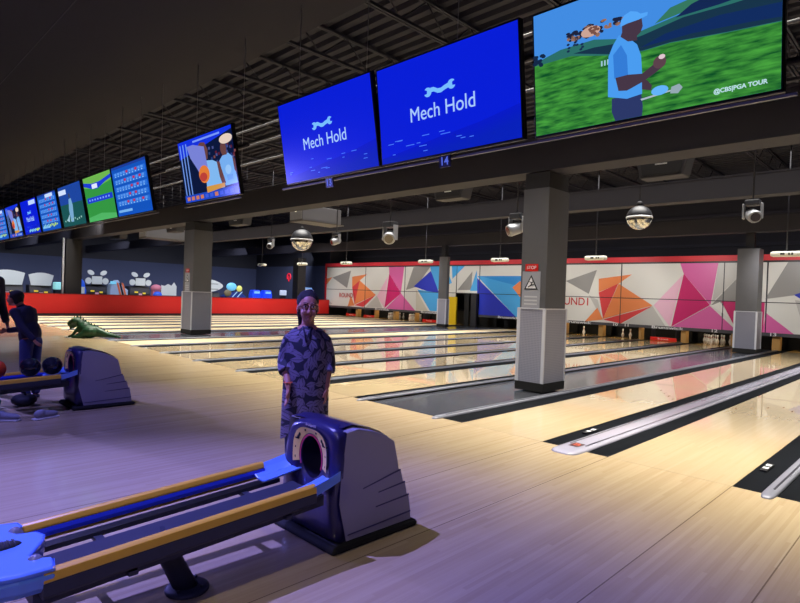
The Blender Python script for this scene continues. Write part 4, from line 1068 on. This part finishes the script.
def clothed(name_lab, x, y, rz, Hs, top_c, leg_c, lean=0, arms=None, hairc=m_hair, detail=.007, kid=False):
    """simple standing figure, height Hs; arms = two (shoulder->elbow->wrist) offset pairs in local metres"""
    r = thing('person', name_lab, 'person', (x, y, 0), rz)
    k = Hs/1.7
    hs = .92 if kid else 1.0
    def S(p):
        px_, py_, pz_ = p; t = max(0, pz_-.9)
        return (px_*k, (py_ - lean*t*t*1.2 - lean*t*.6)*k, (pz_ - abs(lean)*t*.25)*k)
    m = MB(); P = head(m, Vector(S((0,-.02,1.57))), hs*(1.0 if not kid else .96), .0, -lean*.5)
    m.cap(S((0,.01,1.5)), S((0,.02,1.38)), .055*k, .06*k)
    m.ell(S((0,.01,1.22)), (.16*k,.1*k,.2*k)); m.ell(S((0,0,1.0)), (.15*k,.1*k,.15*k))
    for i, s in enumerate((-1, 1)):
        m.cap(S((s*.09,0,.92)), S((s*.1,-.01,.5)), .085*k, .056*k); m.cap(S((s*.1,-.01,.5)), S((s*.1,.02,.09)), .056*k, .038*k)
        m.cap(S((s*.1,.02,.06)), S((s*.11,-.12,.04)), .038*k, .03*k)
        e, w = arms[i]; sh = Vector(S((s*.18,.01,1.36)))
        m.cap(S((s*.1,.01,1.36)), sh, .06*k, .055*k); e = sh+Vector(e); w = e+Vector(w)
        m.cap(sh, e, .048*k, .038*k); m.cap(e, w, .038*k, .026*k)
        hand(m, w, (w-e), (-s*.3,-1,0), .9*k/ .95, .6)
    m.build('body', m_skin, r, remesh=detail*.8, local=True)
    face_parts(P, hs*(1.0 if not kid else .96), r)
    h = MB(); q = hs
    h.ell(P(0,.028,.045), (.084*q,.092*q,.082*q), 18, 12); h.ell(P(0,.062,-.01), (.074*q,.055*q,.075*q), 16, 10)
    h.ell(P(0,-.04,.085), (.06*q,.04*q,.025*q), 16, 10)
    h.build('hair', hairc, r, remesh=.007, local=True)
    t = MB()
    t.ell(S((0,.01,1.24)), (.185*k,.13*k,.22*k)); t.ell(S((0,.0,1.0)), (.18*k,.135*k,.22*k)); t.cap(S((0,.015,1.42)), S((0,.015,1.36)), .07*k, .085*k)
    for i, s in enumerate((-1, 1)):
        e, w = arms[i]; sh = Vector(S((s*.18,.01,1.36))); t.cap(S((s*.08,.01,1.36)), sh, .075*k, .068*k); e = sh+Vector(e); w = e+Vector(w)*.9
        t.cap(sh, e, .066*k, .054*k); t.cap(e, w, .054*k, .042*k)
    t.build('jacket', mat('cloth_%d_%d_%d' % top_c, top_c, .85, noise=.15, nscale=12), r, remesh=detail, local=True)
    t = MB()
    t.ell(S((0,.0,.93)), (.165*k,.12*k,.11*k))
    for s in (-1, 1): t.cap(S((s*.09,0,.88)), S((s*.1,-.01,.5)), .098*k, .075*k); t.cap(S((s*.1,-.01,.5)), S((s*.1,.02,.12)), .075*k, .062*k)
    t.build('trousers', mat('cloth_%d_%d_%d' % leg_c, leg_c, .8, noise=.15, nscale=12), r, remesh=detail, local=True)
    t = MB()
    for s in (-1, 1): t.ell((s*.1*k,-.04*k,.04*k), (.05*k,.13*k,.04*k))
    t.build('shoes', mat('shoe_dark', (30,28,34), .5), r, local=True)
    return r
clothed('boy in dark hooded top seen side-on, head bowed, beside the left ball rack', -8.36, 1.82, math.radians(-50), 1.42, (24,24,52), (44,54,110), lean=.28,
        arms=[((-.05,-.12,-.22), (.06,-.2,-.04)), ((.04,.16,-.2), (.0,.14,-.13))], kid=True)
clothed('adult in dark clothes cut off by the left edge of the picture', -9.05, 1.42, math.radians(120), 1.86, (20,20,44), (22,24,44), lean=.04,
        arms=[((-.06,.02,-.3), (.0,-.1,-.24)), ((.06,.02,-.3), (.0,-.1,-.24))], detail=.009)

# ================================================================== DINOSAUR RAMP
m_dino = mat('dinosaur_green', (26,70,44), .5, noise=.45, nscale=9)
r = thing('dinosaur_ramp', 'green plastic dinosaur ball ramp lying at the foul line by the far walkway', 'dinosaur ramp', (-16.9, 4.75, 0), 0); r.scale = (.78,.78,.9)
m = MB()
def dn(u, w, z):   # u along the body towards the tail, w across
    return (-17.25 + u*.62 - w*.6, 4.55 + u*.66 + w*.6, z)
m.ell(dn(.35,0,.2), (.34,.3,.2)); m.ell(dn(.15,0,.27), (.26,.24,.24))
m.cap(dn(.05,0,.35), dn(-.12,0,.5), .17, .13); m.ell(dn(-.2,0,.5), (.2,.17,.12)); m.cap(dn(-.22,0,.47), dn(-.42,0,.42), .12, .085); m.cap(dn(-.2,0,.38), dn(-.38,0,.3), .07, .05)
m.cap(dn(.6,0,.2), dn(1.0,0,.12), .17, .09); m.cap(dn(1.0,0,.12), dn(1.5,.05,.05), .09, .03)
for w in (-1, 1):
    m.cap(dn(.3,.24*w,.16), dn(.1,.32*w,.06), .1, .07); m.cap(dn(.1,.32*w,.05), dn(-.14,.34*w,.045), .055, .04)
    m.cap(dn(-.02,.16*w,.3), dn(-.16,.22*w,.12), .06, .045); m.cap(dn(-.16,.22*w,.1), dn(-.32,.24*w,.04), .045, .035)
m.build('body', m_dino, r, remesh=.014)
s = MB()
for i, (u, z) in enumerate([(-.28,.6),(-.16,.64),(-.04,.62),(.06,.56),(.16,.52),(.27,.46),(.38,.42),(.5,.39),(.62,.35),(.75,.3),(.88,.25),(1.0,.21),(1.12,.17),(1.24,.13),(1.36,.1)]):
    a = Vector(dn(u-.05,0,z-.05)); b_ = Vector(dn(u+.06,0,z-.08)); t_ = Vector(dn(u+.03,0,z+.07-.002*i)); w_ = Vector((-.02,.02,0))
    s.add([a-w_, a+w_, b_+w_, b_-w_, t_], [(0,1,2,3),(0,1,4),(1,2,4),(2,3,4),(3,0,4)])
s.build('back_spikes', mat('spike_green', (24,66,42), .5), r)
m = MB()
for w in (-1, 1): m.ell(dn(-.24,.12*w,.56), (.03,.03,.03))
m.build('eyes', mat('eye_yellow', (226,210,120), .2), r)
m = MB(); m.cap(dn(-.3,-.01,.36), dn(-.42,0,.34), .03, .02).build('tongue', m_redp, r)
MB().box(-17.75, -17.2, 4.15, 4.55, .0, .02).build('foot_mat', m_white, r); r.location = (-16.86, 5.05, 0)

# ================================================================== CLUTTER UNDER THE LEFT RACK
def bag(x, y, sx, sy, h, col, lab, nm='bag'):
    r = thing(nm, lab, 'bag', (x, y, 0))
    m = MB(); m.ell((x, y, h*.5), (sx, sy, h*.5), 20, 12); m.ell((x+sx*.3, y, h*.45), (sx*.8, sy*.9, h*.44), 16, 10); m.ell((x-sx*.4, y+sy*.2, h*.4), (sx*.6, sy*.8, h*.39), 16, 10)
    m.build('bag_body', mat('bag_%d_%d_%d' % col, col, .7, noise=.35, nscale=14), r, remesh=.012)
    MB().tube([(x-sx*.5, y, h*.8), (x-sx*.25, y, h*1.12), (x+sx*.25, y, h*1.12), (x+sx*.5, y, h*.8)], .012, 8).build('strap', m_black, r)
bag(-7.95, 1.3, .1, .15, .15, (54,110,96), 'teal green bag on the floor under the left rack')
bag(-7.97, 1.68, .11, .14, .15, (26,26,40), 'dark bag on the floor under the left rack beside the teal one')
def shoe(x, y, rz, lab):
    r = thing('shoe', lab, 'shoe', (x, y, 0), rz)
    MB().prism([(-.13,0),(.13,0),(.14,.02),(-.13,.02)], 'y', -.045, .045).build('sole', m_white, r, local=True, bevel=.01)
    m = MB(); m.ell((.06,0,.045), (.08,.042,.035)); m.ell((-.06,0,.06), (.065,.042,.05)); m.ell((0,0,.05), (.09,.042,.04))
    m.build('upper', mat('shoe_grey', (150,150,166), .6), r, remesh=.008, local=True)
shoe(-7.2, 1.36, .9, 'pale shoe lying on the floor in front of the left rack'); shoe(-7.1, 1.7, 1.9, 'pale shoe nearer the hood on the floor in front of the left rack')

# ================================================================== ARCADE BEYOND THE RED WALL
XA = -33
m_cab = mat('cabinet_dark', (44,42,48), .5); m_board = mat('board_white', (206,212,208), .5, emit=.18)  # slight emission on the machine colours below stands in for the arcade's lighting
m_btn = mat('button_yellow', (230,200,60), .4, emit=.5); m_ablue = mat('arcade_blue', (40,90,210), .4, emit=.35); m_apink = mat('arcade_pink', (200,120,140), .5, emit=.2)
def cabinet_base(r, y0, y1, z1, x0=-33.8, x1=-33):
    MB().prism([(x0,0),(x1,0),(x1,z1*.72),(x1-.12,z1),(x0,z1)], 'y', y0, y1).build('cabinet', m_cab, r, bevel=.03)
    yc = (y0+y1)/2
    e = MB(); e.box(x1-.03, x1+.01, yc-.3, yc-.12, z1*.74, z1*.8).box(x1-.03, x1+.01, yc+.14, yc+.3, z1*.7, z1*.76).build('buttons', m_btn, r)
    MB().box(x1-.02, x1+.012, yc-.08, yc+.1, z1*.62, z1*.72).build('label_panel', mat('label_pink', (210,160,180), .5, emit=.3), r)
def rounded_board(y0, y1, z0, z1, lab):
    r = thing('arcade_machine', lab, 'arcade machine', (XA-.4, (y0+y1)/2, 0))
    cabinet_base(r, y0+.05, y1-.05, z0+.02)
    n = 10; w = y1-y0
    pts = [(XA, y0+.12, z0)] + [(XA, y0+w*k/n, z1-.12+.12*math.sin(PI*k/n)) for k in range(n+1)] + [(XA, y1-.12, z0)]
    MB().add([(XA+dx, p[1], p[2]) for dx in (0,-.06) for p in pts], [tuple(range(len(pts))), tuple(range(len(pts), 2*len(pts)))] + [(i, (i+1) % len(pts), len(pts)+(i+1) % len(pts), len(pts)+i) for i in range(len(pts))]).build('sign_board', m_board, r)
    return r
rounded_board(5.35, 6.85, 1.3, 2.02, 'arcade machine with white rounded board, leftmost behind the red wall')
rounded_board(7.0, 8.1, 1.3, 1.95, 'arcade machine with white rounded board next to the white pipe')
def petal(yc, w, lab):
    r = thing('arcade_machine', lab, 'arcade machine', (XA-.4, yc, 0)); z0 = 1.42
    cabinet_base(r, yc-w*.5, yc+w*.5, z0)
    def disc3(cy, cz, ry, rz, a=0, dx=0):
        n = 16; p = [(cy+ry*math.cos(2*PI*k/n)*math.cos(a)-rz*math.sin(2*PI*k/n)*math.sin(a), cz+ry*math.cos(2*PI*k/n)*math.sin(a)+rz*math.sin(2*PI*k/n)*math.cos(a)) for k in range(n)]
        return p
    m = MB()
    m.prism([(yc-w*.24,z0+.05),(yc+w*.24,z0+.05),(yc+w*.24,z0+.47),(yc-w*.24,z0+.47)], 'x', XA-.03, XA+.02)
    m.prism(disc3(yc-w*.4, z0+.22, w*.15, .17), 'x', XA-.03, XA+.02); m.prism(disc3(yc+w*.4, z0+.22, w*.15, .17), 'x', XA-.03, XA+.02)
    m.prism(disc3(yc-w*.3, z0+.66, w*.17, .12, .5 if False else -.5), 'x', XA-.03, XA+.02); m.prism(disc3(yc+w*.3, z0+.66, w*.17, .12, .5), 'x', XA-.03, XA+.02)
    m.build('petal_board', m_board, r)
    MB().prism([(yc-w*.27,z0),(yc+w*.27,z0),(yc+w*.27,z0+.51),(yc-w*.27,z0+.51)], 'x', XA-.06, XA-.03).build('board_backing', m_cab, r)
petal(10.15, 1.05, 'arcade machine with white flower shaped topper, directly right of the dark arcade column')
petal(12.42, 1.1, 'arcade machine with white flower shaped topper, right of the striped ride')
r = thing('claw_machine', 'small lit claw machine beside the white pipe', 'arcade machine', (XA, 8.4, 0))
MB().box(XA-.5, XA, 8.2, 8.62, 0, 1.1).build('cabinet', m_cab, r); MB().box(XA-.5, XA+.01, 8.18, 8.64, 1.12, 1.5).build('lit_top', mat('claw_glow', (150,220,220), .3, emit=.7), r, bevel=.05)
r = thing('blue_ride', 'tall blue ride figure left of the first flower topped machine', 'arcade machine', (XA, 9.35, 0))
MB().prism([(9.2,0),(9.6,0),(9.62,1.1),(9.5,1.6),(9.35,1.75),(9.24,1.3)], 'x', XA-.4, XA+.1).build('body', m_ablue, r, bevel=.05); MB().box(XA+.1, XA+.12, 9.3, 9.52, .95, 1.3).build('panel', m_board, r)
r = thing('racing_ride', 'white ride with orange and black slanted stripes between the flower topped machines', 'arcade machine', (XA, 11.3, 0))
MB().prism([(10.75,0),(11.75,0),(11.75,1.2),(11.5,1.35),(11.2,1.75),(10.85,1.5),(10.8,1.1)], 'x', XA-.5, XA+.05).build('body', mat('ride_white', (170,190,220), .4, emit=.15), r, bevel=.04)
for k, c in enumerate(((220,110,60),(30,24,30),(226,120,70))):
    MB().prism([(11.3+.13*k,.9),(11.4+.13*k,.9),(11.22+.13*k,1.55),(11.12+.13*k,1.6)], 'x', XA+.05, XA+.07).build('stripe', mat('stripe_%d' % k, c, .5, emit=.15), r)
MB().box(XA+.05, XA+.09, 10.8, 11.1, 1.5, 1.66).build('lit_screen', screen('ride', (120,200,240), 1), r)
r = thing('character_ride', 'small pink and blue kiddie ride left of the white jagged sign', 'arcade machine', (XA, 13.2, 0))
MB().ell((XA, 13.3, 1.35), (.25,.3,.22)).box(XA-.2, XA+.1, 13.1, 13.5, 0, 1.2).build('pink_top', m_apink, r); MB().ell((XA+.1, 13.35, .95), (.2,.26,.22)).build('blue_seat', m_ablue, r)
r = thing('sign_board', 'white jagged sign board right of the pink and blue ride', 'sign', (XA, 14, 0))
MB().prism([(13.6,.95),(14.5,.95),(14.5,1.5),(14.35,1.72),(14.2,1.52),(14,1.62),(13.8,1.5),(13.6,1.55)], 'x', XA-.04, XA).build('board', m_board, r)
MB().box(XA-.03, XA-.01, 13.7, 13.76, 0, .95).box(XA-.03, XA-.01, 14.3, 14.36, 0, .95).build('leg', m_cab, r)
r = thing('arcade_machine', 'arcade machine with white oval board half hidden by the silver column', 'arcade machine', (XA, 16.6, 0))
cabinet_base(r, 16.1, 17.3, 1.2)
n = 18; MB().prism([(16.4+1.05*math.cos(2*PI*k/n), 1.62+.42*math.sin(2*PI*k/n)*(1-.25*math.cos(2*PI*k/n))) for k in range(n)], 'x', XA, XA+.05).build('oval_board', m_board, r)
MB().box(XA+.05, XA+.06, 16.1, 17.1, 1.4, 1.43).box(XA+.05, XA+.06, 16.1, 17.1, 1.72, 1.75).build('board_lines', m_cab, r)
r = thing('blue_arcade_game', 'blue arcade game with blue and yellow round toppers', 'arcade machine', (XA, 18.2, 0))
MB().prism([(17.5,0),(19.1,0),(19.1,1.0),(18.7,1.3),(18.2,1.25),(17.6,1.0)], 'x', XA-.6, XA).build('cabinet', mat('arcade_navy', (36,60,140), .4, emit=.25), r, bevel=.04)
MB().ell((XA+.1, 18.0, 1.6), (.08,.36,.26)).build('blue_topper', mat('topper_blue', (110,190,230), .3, emit=.6), r)
MB().ell((XA+.1, 18.55, 1.5), (.08,.2,.2)).build('yellow_topper', mat('topper_yellow', (210,210,110), .3, emit=.6), r)
MB().ell((XA+.1, 17.75, 1.2), (.07,.26,.22)).build('steering_disc', mat('disc_tan', (120,110,80), .5, emit=.2), r)
e = MB()
for a in (0, .35): e.prism([(18.1+a,.95),(18.17+a,.95),(18.5+a,1.3),(18.43+a,1.3)], 'x', XA, XA+.02)
e.build('light_strips', screen('strip', (170,210,255), 1), r)
for i, y in enumerate((19.9, 20.75)):
    r = thing('racing_game', ['bright blue racing game seat, left of the pair','bright blue racing game seat, right of the pair'][i], 'arcade machine', (XA, y, 0))
    MB().prism([(y-.34,0),(y+.34,0),(y+.34,1.1),(y+.26,1.45),(y-.26,1.45),(y-.34,1.1)], 'x', XA-.5, XA).build('seat_shell', mat('seat_blue', (30,70,230), .35, emit=.6), r, bevel=.06)
    MB().box(XA, XA+.03, y-.2, y+.2, 1.22, 1.36).build('head_panel', mat('seat_pale', (120,180,240), .35, emit=.7), r)
r = thing('kiosk', 'slim white kiosk screen left of the slim dark column', 'kiosk', (XA, 22, 0))
MB().box(XA-.1, XA, 21.75, 22.15, 0, 1.15).build('post', m_cab, r); MB().box(XA-.1, XA+.03, 21.7, 22.2, 1.15, 1.5).build('display', mat('kiosk_glow', (200,210,230), .3, emit=.6), r, bevel=.03)
r = thing('arcade_machine', 'white and blue arcade cabinet just behind the woman head', 'arcade machine', (XA, 23.7, 0))
MB().prism([(23.1,0),(24.4,0),(24.6,1.2),(24.35,1.75),(23.1,1.75)], 'x', XA-.6, XA).build('cabinet', mat('cab_blue', (120,160,210), .4, emit=.35), r, bevel=.04)
MB().box(XA, XA+.02, 23.25, 24.2, 1.42, 1.66).build('marquee', m_board, r); MB().box(XA, XA+.02, 23.35, 24.1, .9, 1.3).build('screen', screen('cabs', (60,70,120), .8), r)
# red round sign on the arcade back wall
r = thing('wall_sign', 'small red ring shaped sign on the grey arcade wall', 'sign', (-39.8, 26.98, 2.6))
MB().tube([(-39.8+.25*math.cos(a), 26.97, 2.62+.28*math.sin(a)) for a in [-.7+ (PI+1.4)*k/16 for k in range(17)]], .05, 6).build('ring', mat('neon_red', (210,30,50), .4, emit=.8), r)
MB().box(-39.85, -39.75, 26.94, 26.99, 2.25, 2.7).build('bar', mat('neon_red', (210,30,50), .4, emit=.8), r)

# ================================================================== LIGHT
def lamp(kind, loc, energy, color, target=None, size=.3, spot=60, blend=.5, sy=None, nm='lamp'):
    l = D.lights.new(nm, kind); l.energy = energy; l.color = color
    if kind == 'AREA': l.shape = 'RECTANGLE'; l.size = size; l.size_y = sy or size
    else: l.shadow_soft_size = size
    if kind == 'SPOT': l.spot_size = math.radians(spot); l.spot_blend = blend
    o = D.objects.new(nm, l); COL.objects.link(o); o.location = loc
    if target is not None: o.rotation_euler = (Vector(target)-Vector(loc)).to_track_quat('-Z', 'Y').to_euler()
    return o
WARM = (1, .94, .82); NEU = (1, .96, .90)
# long strips of downlights over the approach, cut off on the seating side
def strip(x0, x1, y0, y1, z, en, col, spread, nm):
    o = lamp('AREA', ((x0+x1)/2, (y0+y1)/2, z), en, col, ((x0+x1)/2, (y0+y1)/2, 0), x1-x0, sy=y1-y0, nm=nm); o.data.spread = math.radians(spread); return o
strip(-28.5, 4, 5.3, 7.4, 5.5, 1300, WARM, 62, 'approach_downlight')
strip(-28.5, 4, 9.5, 12.5, 5.7, 1250, NEU, 88, 'lane_downlight')
strip(-28.5, 4, 14.5, 20, 5.7, 2300, NEU, 88, 'lane_downlight')
# wash on the panels
for x in (-28, -25, -22, -19, -16, -13, -10, -7, -4, -1):
    lamp('SPOT', (x, 19.4, 3.6), 300, (1,.97,.95), (x, 23.3, 1.6), .2, 70, .9, nm='panel_wash')
for x0, x1 in ((-28.5,-19), (-15.8,-6.2), (-4.2,.4)):
    lamp('AREA', ((x0+x1)/2, YM+.3, .7), 34*(x1-x0)/9.5, (1,.84,.6), ((x0+x1)/2, YM+.5, 0), x1-x0, sy=.1, nm='pin_light')
# red wall, columns and arcade
for y in (2, 8, 14, 20): lamp('SPOT', (-26, y, 4.8), 620, NEU, (-29.5, y, .5), .3, 90, .7, nm='wall_wash')
for x, y in ((-4.2, 5.0), (-15.8, 4.8), (-4.0, 17.6), (-16.4, 17.6)): lamp('SPOT', (x, y, 4.3), 130, NEU, (x-.8, y+3.3, 1.6), .2, 50, .8, nm='column_wash')  # column_wash: added fill spots that brighten the column fronts
for x, th, en in ((-37, 45, 1000), (-31, 38, 420)):
    o = lamp('AREA', (x, 12, 4.6), en, (.70,.76,1), None, 1.5, sy=30, nm='arcade_light'); o.data.spread = math.radians(105); o.rotation_euler = (0, math.radians(th), 0)
# violet party light over the seating side
lamp('SPOT', (-4.1, .9, 4.8), 1500, (.24,.23,1), (-2.72, .6, 0), .015, 84, .5, nm='violet_down')
lamp('SPOT', (-12.5, .4, 2.7), 2100, (.26,.25,1), (-5.5, 1.3, 0), .03, 70, .6, nm='violet_side')
lamp('SPOT', (.6, -1.2, 3.2), 130, (.36,.32,1), (-2.6, 1.8, .4), .12, 60, .7, nm='violet_key')
lamp('SPOT', (-4.5, -2.2, 3.4), 200, (.05,.08,1), (-3.1, 2.2, .7), .1, 40, .7, nm='blue_front')
lamp('SPOT', (-1.0, 0.4, 4.3), 60, (.3,.16,1), (-3.6, 2.7, 1.0), .1, 30, .7, nm='violet_face')
lamp('SPOT', (-1.6, -.9, 4.0), 150, (1,.86,.6), (-2.75, 1.5, .4), .05, 36, .8, nm='rack_light')
for x in (-6, -10): lamp('SPOT', (x, .0, 4.8), 620, (.26,.25,1), (x, .3, 0), .05, 80, .6, nm='violet_down')
# added area fills, standing in for bounce on the open ceiling and back wall
lamp('AREA', (-12, 13, 4.3), 45, (.86,.84,1), (-12, 13, 9), 34, sy=16, nm='ceiling_fill')
lamp('AREA', (-12, 22.6, 4.0), 80, (.86,.84,1), (-12, 30, 5.5), 34, sy=.5, nm='back_wall_fill')
W = D.worlds.new('world'); bpy.context.scene.world = W; W.use_nodes = True
W.node_tree.nodes['Background'].inputs[0].default_value = (.30,.28,.42,1); W.node_tree.nodes['Background'].inputs[1].default_value = .05

# ================================================================== CAMERA
yaw, pitch, roll = 0.7799983111, -0.0126508018, 0.0358933303
f = Vector((-math.sin(yaw)*math.cos(pitch), math.cos(yaw)*math.cos(pitch), math.sin(pitch)))
r0 = Vector((math.cos(yaw), math.sin(yaw), 0)); u0 = r0.cross(f)
r1 = math.cos(roll)*r0 + math.sin(roll)*u0; u1 = -math.sin(roll)*r0 + math.cos(roll)*u0
cam = D.cameras.new('camera'); cam.sensor_width = 36; cam.lens = 565.59517/800*36; cam.clip_end = 200
co = D.objects.new('camera', cam); COL.objects.link(co)
M = Matrix((( r1.x,u1.x,-f.x,0),(r1.y,u1.y,-f.y,0),(r1.z,u1.z,-f.z,1.504484),(0,0,0,1)))
co.matrix_world = M
bpy.context.scene.camera = co
sc = bpy.context.scene
# turn lettering into plain meshes
dg = bpy.context.evaluated_depsgraph_get()
for o in [o for o in D.objects if o.type == 'FONT']:
    me = D.meshes.new_from_object(o.evaluated_get(dg)); nm = o.name
    n = D.objects.new('tmp', me); COL.objects.link(n); n.parent = o.parent; n.location = o.location; n.rotation_euler = o.rotation_euler; n.scale = o.scale
    cu = o.data; D.objects.remove(o); D.curves.remove(cu); n.name = nm
sc.view_settings.view_transform = 'Standard'; sc.view_settings.look = 'None'
sc.view_settings.exposure = 0
